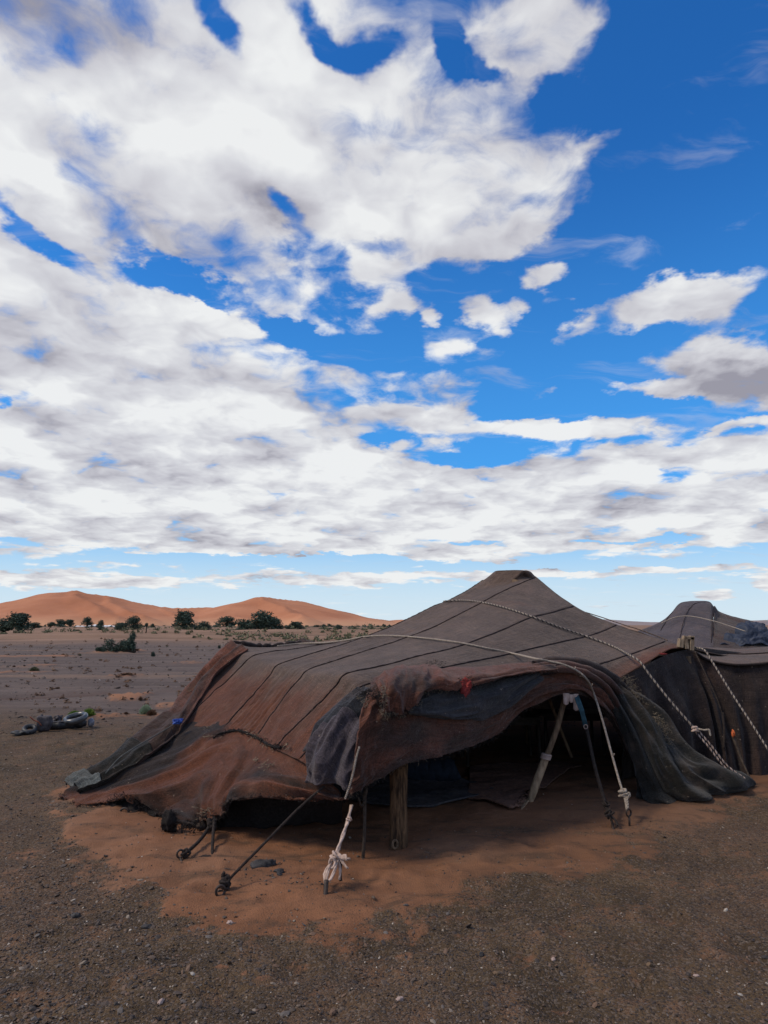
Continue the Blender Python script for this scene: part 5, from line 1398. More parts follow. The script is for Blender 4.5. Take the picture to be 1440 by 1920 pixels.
# 9,10 pegs and short lashings below the lifted hem
g_ = G(343, 1626)
r9_ = rope_thing('guy_rope', [g_], 'short dark lashing from the gathered hem to the left ringed peg')
mb = MB(); mb.strands(rs([P(396, 1545, 5.48), P(376, 1574, 5.22), P(352, 1597, 5.0)], 30), 0.012, 3, 0.05); mb.build('rope', M_ROPED, r9_)
knot(r9_, P(348, 1600, 4.98), 0.022, M_ROPED, 13)
iron_pin(r9_, P(338, 1608, 4.96), (g_[0], g_[1], 0), 0.009, 0.026)
crumple('rope_scrap', M_ROPED, (g_[0] - 0.005, g_[1] - 0.01, 0.012), 0.03, r9_, 14, (1.3, 1, 0.5), 10)
g_ = G(398, 1614)
r10_ = rope_thing('guy_rope', [g_], 'dark rope wrapped stake hanging straight down from the gathered hem')
mb = MB(); mb.strands(rs([P(402, 1538, 5.44), P(399, 1575, 5.22), P(398, 1596, 5.10), (g_[0], g_[1], 0.01)], 30), 0.011, 3, 0.05); mb.build('rope', M_ROPED, r10_)
crumple('rope_scrap', M_ROPED, (g_[0] - 0.06, g_[1], 0.014), 0.035, r10_, 15, (1.9, 1, 0.55), 12)
crumple('knot', M_ROPED, P(398, 1544, 5.44), 0.035, r10_, 18, (1.0, 1, 1.1), 16)
g_ = G(232, 1532)
r11_ = rope_thing('ground_ring', [g_], 'small iron ring peg in the sand under the lifted hem', cat='peg')
th = np.linspace(0, 2 * np.pi, 18)
mb = MB(); mb.tube([(g_[0] + 0.036 * math.cos(t), g_[1] + 0.01, 0.034 + 0.034 * math.sin(t)) for t in th], 0.010, 7)
mb.tube(rs([(g_[0] + 0.03, g_[1], 0.025), (g_[0] + 0.09, g_[1] + 0.05, 0.03), (g_[0] + 0.14, g_[1] + 0.12, 0.05)], 8), 0.012, 6); mb.build('iron_ring', M_IRON, r11_)
# shaggy ball of goat hair on its stick
g_ = G(316, 1566)
bl = empty('hair_tuft', (g_[0], g_[1], 0), 'shaggy black ball of goat hair tied to the hem beside the ringed pegs', 'tuft')
crumple('hair_ball', M_BLACKYARN, (g_[0], g_[1], 0.10), 0.062, bl, 16, (0.95, 0.9, 1.25), 20, 0.3)
fibres('hair_fringe', M_BLACKYARN, [(g_[0] + 0.05 * math.cos(a), g_[1] + 0.03 * math.sin(a), 0.04 + 0.012 * i) for i, a in enumerate(np.linspace(0, 20, 12))], bl, 12, 0.025, 0.002, 0.02, 0.3, 17)
mb = MB(); mb.tube(rs([(g_[0] + 0.03, g_[1], 0.11), (g_[0] + 0.16, g_[1] - 0.02, 0.09), (g_[0] + 0.27, g_[1] - 0.06, 0.07)], 10), 0.013, 6); mb.tube([(g_[0] + 0.10, g_[1], 0.09), (g_[0] + 0.11, g_[1] - 0.03, -0.01)], 0.008, 6); mb.build('lashing', M_ROPED, bl)
crumple('knot', M_ROPED, (g_[0] + 0.27, g_[1] - 0.06, 0.08), 0.03, bl, 19, (1, 1, 0.9), 14)

# leather or sacking strip at the foot of the prop
c_ = [G(965, 1527, 0.02), G(978, 1514, 0.03), P(990, 1497, 6.52)]
SQ = surf([[np.array(q) + [dx_ * 1.0, 0.02 * dx_, dx_ * 0.2] for dx_ in (-0.035, 0, 0.03)] for q in c_], 8, 24)
o_, _, _ = cloth('leather_strip', SQ, M_PALEPOLE, None, 0.006, flip=normals(SQ)[10, 4, 1] > 0)
tag(o_, 'pale strip of hide lying against the foot of the leaning prop pole', 'strip')
mb = MB(); mb.tube(rs([G(992, 1496, 0.05), G(1006, 1502, 0.03), G(1030, 1505, 0.02), G(1066, 1503, 0.02)], 24), [0.016] * 8 + [0.012] * 8 + [0.006] * 8, 6)
o_ = mb.build('branch', M_POLE, None); tag(o_, 'thin curved branch lying on the sand right of the leaning prop pole', 'branch')

# ------------------------------------------------------------------ things inside the tent
def floor_cloth(name, px, mat, label, cat, z=0.035, th=0.015, amp=0.012, seed=1):
    ctl = [[G(x, y, z) for x, y in r_] for r_ in px]
    SQ = surf(ctl, 90, 60)
    SQ[..., 2] = np.array(ground_fields(SQ[..., 0], SQ[..., 1])[0]) + z * 0.6
    o_, _, _ = cloth(name, SQ, mat, None, th, amp * fb(SQ[..., 0] * 3, SQ[..., 1] * 3, 0, 3, seed) + amp, flip=normals(SQ)[20, 20, 2] < 0)
    return tag(o_, label, cat)
floor_cloth('floor_mat', [[(560, 1470), (650, 1462), (760, 1455), (860, 1462), (930, 1472)], [(600, 1485), (660, 1485), (760, 1480), (850, 1485), (920, 1485)], [(620, 1496), (690, 1508), (770, 1516), (850, 1506), (915, 1492)]], M_MAT, 'dark grey mat spread on the ground behind the thick post', 'mat', seed=151)
floor_cloth('floor_mat', [[(880, 1440), (950, 1436), (1040, 1436), (1090, 1440)], [(880, 1470), (940, 1468), (990, 1466), (1050, 1460)], [(875, 1498), (915, 1508), (962, 1522), (984, 1498)]], M_MATB, 'brown mat spread on the ground left of the leaning prop pole', 'mat', seed=152)
m0 = G(806, 1478)
mt = empty('mattress', (m0[0], m0[1] + 0.2, 0), 'rolled navy mattress on the dark mat behind the thick post', 'mattress')
mb = MB()
zc = 0.13
for yy, r_ in ((m0[1] + 0.18, 0.115), (m0[1] + 0.40, 0.10)):
    n_ = 30
    mb.tube([(m0[0] - 0.30 + 0.60 * i / (n_ - 1), yy, zc - 0.01 * math.sin(i)) for i in range(n_)], [r_ * (0.75 + 0.25 * min(1, i / 3, (n_ - 1 - i) / 3)) * (1 + 0.03 * math.sin(i * 1.7)) for i in range(n_)], 20)
mb.build('mattress_roll', M_MATTRESS, mt)
def table(loc, w_, d_, h_, label, group=None):
    t = empty('low_table', loc, label, 'table', group)
    mb = MB(); mb.box((loc[0], loc[1], h_), (w_, d_, 0.035)); o_ = mb.build('table_top', M_TABLE, t, False)
    md = o_.modifiers.new('bevel', 'BEVEL'); md.width = 0.006; md.segments = 2
    for sx in (-1, 1):
        for sy in (-1, 1):
            mb = MB(); mb.tube([(loc[0] + sx * (w_ / 2 - 0.05), loc[1] + sy * (d_ / 2 - 0.05), h_ - 0.018), (loc[0] + sx * (w_ / 2 - 0.04), loc[1] + sy * (d_ / 2 - 0.04), -0.01)], [0.022, 0.018], 8); mb.build('leg', M_TABLE, t)
    for sy in (-1, 1):
        mb = MB(); mb.box((loc[0], loc[1] + sy * (d_ / 2 - 0.05), h_ - 0.045), (w_ - 0.1, 0.02, 0.05)); mb.build('apron', M_TABLE, t, False)
    return t
table((1.35, 8.3, 0), 0.9, 0.6, 0.55, 'dark wooden table with slim legs standing in the middle of the tent')
table((2.35, 9.0, 0), 0.8, 0.55, 0.5, 'dark wooden table deeper inside the tent behind the leaning pole')
tr = empty('tray', (1.3, 8.25, 0.57), 'round tin tray with a glass standing on the dark table', 'tray')
mb = MB(); th = np.linspace(0, 2 * np.pi, 40)
V_, F_, T_, _, _ = tube_np([(1.3, 8.2, 0.569), (1.3, 8.2, 0.573), (1.3, 8.2, 0.585)], [0.14, 0.155, 0.165], 32); mb.add(V_, F_, T_[:32]); mb.build('dish', m_plain('tin', (0.3, 0.3, 0.32), (0.5, 0.5, 0.52), 10, 0.35, 0.1, metal=0.8), tr)
V_, F_, T_, _, _ = tube_np([(1.34, 8.2, 0.576), (1.34, 8.2, 0.65)], [0.022, 0.028], 16); mb = MB(); mb.add(V_, F_, T_); mb.build('cup', m_plain('pale_glazed_cup', (0.4, 0.42, 0.42), (0.5, 0.52, 0.52), 10, 0.3, 0.1), tr)

# ------------------------------------------------------------------ scrap heap at the left
def sheet_box(name, c_, dim, rz, ry, mat, parent, bev=0.02, seed=1):
    bm_ = MB(); bm_.box((0, 0, 0), dim)
    o_ = link_mesh(name, bm_.mesh(name, mat, True)); o_.parent = parent
    o_.location = Vector(c_) - world_loc(parent)
    o_.rotation_euler = (random.uniform(-.1, .1), ry, rz)
    md = o_.modifiers.new('bevel', 'BEVEL'); md.width = bev; md.segments = 3
    md = o_.modifiers.new('sub', 'SUBSURF'); md.subdivision_type = 'SIMPLE'; md.levels = 3; md.render_levels = 3
    tx = bpy.data.textures.new(name + '_dents', 'CLOUDS'); tx.noise_scale = 0.12
    md = o_.modifiers.new('dents', 'DISPLACE'); md.texture = tx; md.strength = 0.05
    return o_
def scrap(name, label, cat, x, y, yd):
    g_ = G(x, y); return empty(name, (g_[0], g_[1], 0), label, cat), g_
def tyre(name, c_, R_, r_, label, tilt=(0.3, 0.1), mat=M_RUBBER):
    t = empty(name, (c_[0], c_[1], 0), label, 'tyre')
    n, k_ = 40, 14
    a = np.linspace(0, 2 * np.pi, n, endpoint=False)[:, None]; b = np.linspace(0, 2 * np.pi, k_, endpoint=False)[None]
    rr = r_ * (1 + 0.05 * np.sin(a * 20) * (np.cos(b) > 0.3))
    V_ = np.stack([(R_ + rr * np.cos(b)) * np.cos(a), (R_ + rr * np.cos(b)) * np.sin(a), rr * 1.25 * np.sin(b) + 0 * a], -1).reshape(-1, 3)
    Rm = np.array(Matrix.Rotation(tilt[0], 3, 'X') @ Matrix.Rotation(tilt[1], 3, 'Y'))
    V_ = V_ @ Rm.T + np.array(c_)
    i = np.arange(n * k_).reshape(n, k_)
    F_ = np.stack([i, np.roll(i, -1, 0), np.roll(np.roll(i, -1, 0), -1, 1), np.roll(i, -1, 1)], -1).reshape(-1, 4)
    mb = MB(); mb.add(V_, F_); mb.build('tread', mat, t)
    return t
q = G(55, 1376); tyre('tyre', (q[0], q[1], 0.065), 0.075, 0.032, 'small black tyre at the left end of the scrap heap', (0.45, 0.2))
q = G(38, 1378); o_ = crumple('rubber_scrap', M_RUBBER, (q[0], q[1], 0.03), 0.07, None, 31, (1.6, 1, 0.5), 14); tag(o_, 'flat black rubber scrap leftmost on the gravel by the scrap heap', 'scrap')
bx, g_ = scrap('jerrycan', 'grey boxy plastic canister standing in the scrap heap', 'canister', 79, 1373, 0)
sheet_box('body', (g_[0], g_[1] + 0.05, 0.125), (0.19, 0.14, 0.22), 0.1, 0.03, M_GRIME, bx, 0.03)
crumple('cap', M_RUBBER, (g_[0] - 0.05, g_[1] + 0.05, 0.245), 0.02, bx, 32, (1, 1, .6), 8, 0.1)
bg_, g_ = scrap('rubber_sack', 'long slumped black rubber bag lying right of the grey canister', 'bag', 112, 1368, 0)
c_ = rs([(g_[0] - 0.24, g_[1] - 0.03, 0.06), (g_[0] - 0.05, g_[1], 0.065), (g_[0] + 0.14, g_[1] + 0.08, 0.07), (g_[0] + 0.32, g_[1] + 0.2, 0.07)], 40)
mb = MB(); mb.tube(c_, 0.068 * np.sin(np.linspace(0.5, np.pi - 0.6, 40)) ** 0.5 * (1 + 0.15 * vn(np.arange(40) * 0.35, np.zeros(40), 0, 161)), 20); mb.build('bag_body', M_RUBBER, bg_)
mb = MB(); mb.tube(rs([c_[5] + [0, -0.04, 0.05], c_[18] + [0, -0.05, 0.05], c_[30] + [0, -0.05, 0.04]], 14), 0.01, 6); mb.build('strap', M_GRIME, bg_)
o_ = crumple('plastic_scrap', M_GRIME, (g_[0] - 0.08, g_[1] + 0.10, 0.16), 0.05, None, 33, (1.2, 1, 0.9), 16); tag(o_, 'small dark plastic scrap between the canister and the tyre half', 'scrap')
q = (g_[0] + 0.18, g_[1] + 0.12, 0.155)
tyre('tyre', q, 0.15, 0.036, 'worn black tyre tilted on top of the rubber bag with a shiny rim edge', (0.25, -0.12), m_plain('worn_shiny_rubber', (0.012, 0.014, 0.016), (0.08, 0.085, 0.09), 6, 0.3, 0.3, spec=0.8))
o_ = crumple('plastic_drum', m_plain('pale_dusty_plastic', (0.10, 0.11, 0.15), (0.30, 0.29, 0.30), 4, 0.5, 0.3), (g_[0] + 0.38, g_[1] + 0.24, 0.075), 0.062, None, 34, (0.8, 1, 1.05), 18, 0.2); tag(o_, 'pale dusty plastic jug at the right end of the scrap heap', 'jug')
mb = MB(); a_ = P(56, 1344, G(56, 1376)[1] + 0.1); b_ = P(72, 1354, G(56, 1376)[1] + 0.1); mb.tube(rs([a_, tuple((np.array(a_) + b_) / 2 + [0, 0, -0.01]), b_, (b_[0] + 0.05, b_[1], b_[2] - 0.05)], 14), 0.010, 6)
o_ = mb.build('iron_bar', m_plain('rust_red_bar', (0.10, 0.03, 0.02), (0.2, 0.07, 0.045), 20, 0.8, 0.3), None); tag(o_, 'rusty red bar sticking up left of the grey canister', 'bar')

# ------------------------------------------------------------------ vegetation
def m_leaf(name, c1, c2):
    m, k = new_mat(name)
    ob = k.n('ShaderNodeTexCoord').outputs['Object']
    n = k.noise(ob, 1.5, 3, 0.6)
    rnd = k.n('ShaderNodeNewGeometry').outputs['Random Per Island']
    c = k.mix(k.m('ADD', k.m('MULTIPLY', n, 0.5), k.m('MULTIPLY', rnd, 0.5)), c1, c2)
    b = finish(k, c, 0.8, None, spec=0.2)
    return m
M_LEAF = m_leaf('tamarisk_leaves', (0.026, 0.046, 0.036), (0.080, 0.112, 0.085))
M_LEAF2 = m_leaf('dry_scrub_leaves', (0.075, 0.085, 0.045), (0.19, 0.18, 0.11))
M_LEAF3 = m_leaf('bright_green_tuft', (0.10, 0.17, 0.03), (0.22, 0.31, 0.06))
M_LEAF4 = m_leaf('pale_green_tuft', (0.22, 0.29, 0.19), (0.42, 0.48, 0.34))
M_LEAF5 = m_leaf('brown_dead_tuft', (0.10, 0.055, 0.035), (0.20, 0.12, 0.075))

def leaf_faces(c_, n, size, rg_, flat=0.0):
    """n small 4-cornered leaf sprays at centres c_ (n,3)"""
    a = rg_.normal(0, 1, (n, 3)); a /= np.linalg.norm(a, axis=1, keepdims=True)
    b = np.cross(a, rg_.normal(0, 1, (n, 3))); b /= np.linalg.norm(b, axis=1, keepdims=True)
    s = size * rg_.uniform(0.5, 1.4, (n, 1))
    V_ = np.stack([c_ - a * s * 0.5, c_ + b * s * 0.28, c_ + a * s * 0.6, c_ - b * s * 0.28], 1).reshape(-1, 3)
    F_ = np.arange(4 * n).reshape(n, 4)
    return V_, F_

def bush_meshes(w_, h_, n, size, seed, clumps=9, trunk=True, mat=M_LEAF, low=0.0, holes=True):
    """crown and trunk meshes with the base at the origin, width w_, height h_"""
    rg_ = np.random.default_rng(seed)
    cl = []
    for i in range(clumps):
        a = rg_.uniform(0, 2 * np.pi); r_ = rg_.uniform(0.05, 0.36) * w_
        z_ = rg_.uniform(0.22 + low * 0.3, 0.80) * h_
        fall = 1 - 0.55 * (z_ / h_)
        cl.append((r_ * math.cos(a) * fall, r_ * math.sin(a) * fall * 0.8, z_, rg_.uniform(0.15, 0.26) * (0.6 * w_ + 0.4 * h_)))
    cl = np.array(cl)
    idx = rg_.integers(0, clumps, n)
    d = rg_.normal(0, 1, (n, 3)); d /= np.linalg.norm(d, axis=1, keepdims=True)
    rad = rg_.uniform(0.45, 1.05, (n, 1)) ** 0.6
    rough = 1 + 0.35 * fb(d[:, 0] * 2 + idx, d[:, 1] * 2, d[:, 2] * 2, 3, seed)[:, None]
    c_ = cl[idx, :3] + d * rad * rough * cl[idx, 3:4] * np.array([1, 1, 0.8])
    c_[:, 2] = np.abs(c_[:, 2]) * 0.98 + 0.02
    V_, F_ = leaf_faces(c_, n, size, rg_)
    crown = mesh_np('crown', V_, F_, mat, False)
    mb = MB()
    if trunk:
        for i in range(min(clumps, 6)):
            p = cl[i]
            mb.tube(rs([(rg_.normal(0, 0.03) * w_, rg_.normal(0, .03) * w_, -0.05), (p[0] * 0.35 + rg_.normal(0, .03) * w_, p[1] * 0.35, p[2] * 0.5), tuple(p[:3])], 8), np.linspace(0.028, 0.007, 8) * w_, 6)
        return crown, mb.mesh('trunk', M_TWIG)
    return crown, None

def plant(name, cr, tr, loc, sc, rz, label, cat, group=None):
    o = empty(name, loc, label, cat, group)
    o.scale = sc; o.rotation_euler = (0, 0, rz)
    for nme, me in (('crown', cr), ('trunk', tr)):
        if me is None: continue
        c_ = bpy.data.objects.new(nme, me); COL.objects.link(c_); c_.parent = o
    return o
VAR = [bush_meshes(1, 1, 3000, 0.062, 201 + i, 8 + i * 2) for i in range(4)]
def tree_at(px, base, w_, h_, label, var=0, name='tamarisk_tree', cat='tree', Y_=None, grp=None):
    g_ = G(px, base) if Y_ is None else P(px, base, Y_)
    x, y = g_[0], g_[1]
    s = y / FPX
    z_ = gz(x, y)
    return plant(name, VAR[var][0], VAR[var][1], (x, y, z_ - 0.05), (w_ * s * 1.45, w_ * s * 1.45, h_ * s * 1.2 + 0.05), random.uniform(0, 0.6) + var, label, cat, grp)
T = [
 (8, 1192, 38, 26, 'dark tamarisk tree cut by the left edge of the view', 0), (37, 1193, 48, 34, 'tallest of the dark tamarisk trees at the far left', 1),
 (63, 1178, 24, 11, 'low dark shrub just right of the tall left edge tree', 2), (95, 1177, 15, 9, 'small round shrub left of the white camp under the big dune', 3),
 (113, 1176, 22, 13, 'bushy tree directly under the crest of the big dune', 0), (131, 1176, 18, 12, 'small bushy tree right beside the one under the big dune crest', 1),
 (163, 1176, 17, 17, 'upright dark tree standing before the left white camp tents', 2), (188, 1178, 11, 14, 'thin dark tree at the middle of the white camp tents', 3),
 (187, 1192, 14, 12, 'small dark bush nearer than the thin camp tree', 0), (228, 1188, 30, 18, 'rounded bush left half of the pair beyond the fallen bush', 1),
 (249, 1187, 28, 26, 'taller tree right half of the pair beyond the fallen bush', 2), (285, 1177, 8, 8, 'tiny shrub between the paired trees and the big middle tree', 3),
 (348, 1190, 44, 39, 'big tamarisk tree at the foot of the saddle between the dunes', 1), (378, 1190, 30, 22, 'lower bush joined to the right of the big saddle tree', 3),
 (425, 1176, 34, 19, 'cone shaped tree left of the widest tree clump', 2), (455, 1189, 32, 24, 'smaller tree at the left of the widest clump under the right dune', 0),
 (486, 1188, 50, 38, 'tall left half of the widest tree clump under the right dune', 3), (513, 1187, 34, 27, 'right half of the widest tree clump under the right dune', 2),
 (541, 1182, 20, 10, 'low bush just right of the widest tree clump', 0), (557, 1185, 32, 16, 'dark green bush above the tent back hem', 1),
 (594, 1178, 14, 6, 'tiny far bush left of the twin specks', 2), (608, 1191, 12, 11, 'left green bush beside the roof outline', 0), (619, 1189, 10, 10, 'right green bush beside the roof outline', 1),
 (632, 1184, 16, 12, 'pale bush before the foot of the right dune', 3), (663, 1187, 26, 11, 'wide green bush close to the roof outline', 0),
 (696, 1180, 14, 9, 'farthest bush above the roof outline', 2), (606, 1173, 9, 5, 'left one of the twin specks on the dune foot', 3), (617, 1172, 8, 5, 'right one of the twin specks on the dune foot', 0)]
for (x, b, w_, h_, lab, v_) in T:
    if b < 1180:
        tree_at(x, b, w_, h_, lab, v_, Y_=190 + (1180 - b) * 28)
    else:
        tree_at(x, b, w_, h_, lab, v_, Y_=None if b > 1184 else 160)
# thin stemmed little tree
g_ = G(273, 1195); s = g_[1] / FPX
t = empty('thorn_tree', (g_[0], g_[1], gz(g_[0], g_[1])), 'little acacia with a bare thin stem and round head', 'tree')
cr, _ = bush_meshes(13 * s, 9 * s, 700, 0.10, 215, 5, False)
me = cr; me.transform(Matrix.Translation((0, 0, 9 * s))); c_ = bpy.data.objects.new('crown', me); COL.objects.link(c_); c_.parent = t
mb = MB(); mb.tube([(0, 0, -0.05), (0.05, 0, 5 * s), (0.0, 0, 13 * s)], [0.09, 0.07, 0.04], 6); mb.tube([(0.05, 0, 6 * s), (3 * s, 0, 13 * s)], [0.05, 0.03], 6)
c_ = bpy.data.objects.new('trunk', mb.mesh('trunk', M_TWIG)); COL.objects.link(c_); c_.parent = t
g_ = G(258, 1192)
mb = MB(); mb.tube([(g_[0] - 0.2, g_[1], 0), (g_[0], g_[1], 9 * s), (g_[0] + 0.3, g_[1], 14 * s)], [0.12, 0.08, 0.05], 6)
o_ = mb.build('tree_stump', M_TWIG, None); tag(o_, 'bare leaning stump left of the little acacia', 'stump')
# fallen tamarisk on the plain: three clumps on a leaning trunk
g_ = G(222, 1225); s = g_[1] / FPX; zz = gz(g_[0], g_[1])
t = empty('tamarisk_tree', (g_[0], g_[1], zz), 'sprawling fallen tamarisk alone on the grey plain with gaps under its branches', 'tree')
rg_ = np.random.default_rng(230)
cl = [(-22, 8, 14, 9), (-30, 3, 10, 6), (-18, 17, 11, 8), (-8, 6, 12, 7), (3, 9, 13, 9), (13, 12, 12, 11), (22, 20, 9, 9), (24, 28, 8, 8), (18, 10, 10, 7), (28, 12, 6, 9), (-34, 5, 6, 5), (8, 16, 10, 6)]
VV, FF, n_ = [], [], 0
for (cx, cz, rx, rz_) in cl:
    n = 300
    d = rg_.normal(0, 1, (n, 3)); d /= np.linalg.norm(d, axis=1, keepdims=True)
    c_ = np.array([cx, rg_.normal(0, 3), cz]) * s + d * rg_.uniform(0.4, 1.1, (n, 1)) * np.array([rx, rx * 0.8, rz_]) * 0.86 * s * (1 + 0.3 * fb(d[:, 0] * 2 + cx, d[:, 1] * 2, d[:, 2] * 2, 2, 231)[:, None])
    c_[:, 2] = np.maximum(c_[:, 2], 0.03)
    V_, F_ = leaf_faces(c_, n, 0.085, rg_); VV.append(V_); FF.append(F_ + n_); n_ += len(V_)
c_ = bpy.data.objects.new('crown', mesh_np('crown', np.concatenate(VV), np.concatenate(FF), M_LEAF, False)); COL.objects.link(c_); c_.parent = t
mb = MB()
for (cx, cz, rx, rz_) in cl[::2]:
    mb.tube(rs([(30 * s, 0, -0.02), (cx * 0.5 * s + 12 * s, 0.1, cz * 0.55 * s), (cx * s, 0, cz * s)], 8), np.linspace(0.09, 0.03, 8), 6)
c_ = bpy.data.objects.new('trunk', mb.mesh('trunk', M_TWIG)); COL.objects.link(c_); c_.parent = t

# small tufts of the plain
def tuft(px, base, w_, h_, mat, label, seed, n=700, cat='shrub', name='desert_shrub'):
    g_ = G(px, base); s = g_[1] / FPX
    r_ = np.random.default_rng(seed)
    W, H = w_ * s / 2, h_ * s
    V_, F_, k0 = [], [], 0
    th = r_.uniform(0, 2 * np.pi, n); el_ = np.abs(r_.normal(0.25, 0.55, n)); el_ = np.clip(el_, 0.05, 1.5)
    el_ = r_.uniform(0.15, 1.5, n)
    ln = r_.uniform(0.7, 1.08, n)
    dirs = np.stack([np.cos(th) * np.cos(el_) * W, np.sin(th) * np.cos(el_) * W, np.sin(el_) * H], 1) * ln[:, None]
    side = np.cross(dirs, r_.normal(0, 1, (n, 3))); side /= np.linalg.norm(side, axis=1, keepdims=True)
    wd = 0.012 * max(1, W / 0.12) * 0.6
    b0 = dirs * 0.15; mid = dirs * 0.62 + r_.normal(0, 0.03 * W / 0.15, (n, 3)) * 0.4
    V_ = np.stack([b0 - side * wd * .5, b0 + side * wd * .5, mid + side * wd, dirs, mid - side * wd], 1).reshape(-1, 3)
    V_[:, 2] = np.maximum(V_[:, 2], 0.0)
    F_ = np.arange(5 * n).reshape(n, 5)
    me = mesh_np(name, V_, F_, mat, False)
    o = bpy.data.objects.new(name, me); o.location = (g_[0], g_[1], gz(g_[0], g_[1]) - 0.01); COL.objects.link(o)
    return tag(o, label, cat)
tuft(139, 1344, 26, 11, M_LEAF3, 'left one of the two bright green tufts behind the scrap heap', 301)
tuft(166, 1343, 27, 14, M_LEAF3, 'right one of the two bright green tufts behind the scrap heap', 302)
tuft(273, 1339, 28, 18, M_LEAF4, 'pale green cushion shrub beside the tent on the orange sand strip', 303)
tuft(284, 1341, 22, 11, M_LEAF5, 'brown dead tuft at the right foot of the pale green shrub', 304)
tuft(64, 1258, 20, 9, M_LEAF2, 'grey green tuft on the sand streak at the left of the plain', 305)
tuft(287, 1230, 10, 10, M_LEAF, 'small dark round shrub right of the fallen tamarisk', 306, 400)
tuft(256, 1223, 12, 4, M_LEAF5, 'rusty dead brush at the root of the fallen tamarisk', 307, 200)
tuft(237, 1339, 14, 6, M_LEAF5, 'dead brown tuft on the orange strip left of the pale shrub', 308, 200)
tuft(263, 1315, 10, 8, M_LEAF5, 'dark dead tuft on the red sand mound', 309, 200)
tuft(108, 1293, 12, 4, M_LEAF5, 'flat dead tuft in the middle of the plain', 310, 160)
tuft(237, 1268, 30, 4, M_LEAF5, 'spread of dead twigs on the small sand mound mid plain', 311, 260)
tuft(26, 1252, 8, 4, M_LEAF5, 'tiny dead tuft near the left edge of the plain', 312, 120)
tuft(411, 1216, 8, 7, M_LEAF, 'dark tuft left of the tent roof corner', 313, 200)
tuft(150, 1231, 7, 4, M_LEAF2, 'small olive tuft left of the fallen tamarisk', 314, 120)
tuft(118, 1229, 10, 4, M_LEAF5, 'small rust tuft well left of the fallen tamarisk', 315, 120)
tuft(313, 1213, 6, 4, M_LEAF2, 'tiny olive tuft right of the round dark shrub', 316, 100)

# scrub belt before the dunes: nobody could count it
rg_ = np.random.default_rng(240)
VV, FF, n_ = [], [], 0
for i in range(1500):
    y = 66 * math.exp(rg_.uniform(0, 1) ** 1.1 * 1.9)
    x = rg_.uniform(-0.72, 0.16) * y
    if fb(np.array([x * 0.03]), np.array([y * 0.05]), 0, 3, 241)[0] < -0.35: continue
    w_ = rg_.uniform(0.35, 1.5) * (1.5 if rg_.random() < 0.12 else 1)
    h_ = w_ * rg_.uniform(0.35, 0.6)
    n = 34
    d = rg_.normal(0, 1, (n, 3)); d /= np.linalg.norm(d, axis=1, keepdims=True); d[:, 2] = np.abs(d[:, 2])
    c_ = np.array([x, y, gz(x, y)]) + d * rg_.uniform(0.3, 1, (n, 1)) * np.array([w_ / 2, w_ / 2, h_])
    V_, F_ = leaf_faces(c_, n, 0.26, rg_); VV.append(V_); FF.append(F_ + n_); n_ += len(V_)
o_ = link_mesh('scrub', mesh_np('scrub', np.concatenate(VV), np.concatenate(FF), M_LEAF2, False)); tag(o_, kind='stuff')
# dry sprigs thinly spread over the plain
VV, FF, n_ = [], [], 0
for i in range(240):
    y = 13 * math.exp(rg_.uniform(0, 1) * 1.6); x = rg_.uniform(-0.72, -0.05) * y
    w_ = rg_.uniform(0.06, 0.24) * (0.6 + y / 50); h_ = w_ * 0.45; n = 26
    d = rg_.normal(0, 1, (n, 3)); d /= np.linalg.norm(d, axis=1, keepdims=True); d[:, 2] = np.abs(d[:, 2])
    c_ = np.array([x, y, gz(x, y)]) + d * rg_.uniform(0.3, 1, (n, 1)) * np.array([w_ / 2, w_ / 2, h_])
    V_, F_ = leaf_faces(c_, n, w_ * 0.28, rg_); VV.append(V_); FF.append(F_ + n_); n_ += len(V_)
o_ = link_mesh('dry_sprigs', mesh_np('dry_sprigs', np.concatenate(VV), np.concatenate(FF), M_LEAF5, False)); tag(o_, kind='stuff')
# dark specks of shrubs up the dune foot
VV, FF, n_ = [], [], 0
for i in range(260):
    y = rg_.uniform(260, 560); x = rg_.uniform(-0.72, 0.1) * y
    w_ = rg_.uniform(1.0, 3.2); h_ = w_ * 0.55; n = 30
    d = rg_.normal(0, 1, (n, 3)); d /= np.linalg.norm(d, axis=1, keepdims=True); d[:, 2] = np.abs(d[:, 2])
    c_ = np.array([x, y, gz(x, y)]) + d * rg_.uniform(0.3, 1, (n, 1)) * np.array([w_ / 2, w_ / 2, h_])
    V_, F_ = leaf_faces(c_, n, 0.9, rg_); VV.append(V_); FF.append(F_ + n_); n_ += len(V_)
o_ = link_mesh('far_scrub', mesh_np('far_scrub', np.concatenate(VV), np.concatenate(FF), M_LEAF, False)); tag(o_, kind='stuff')

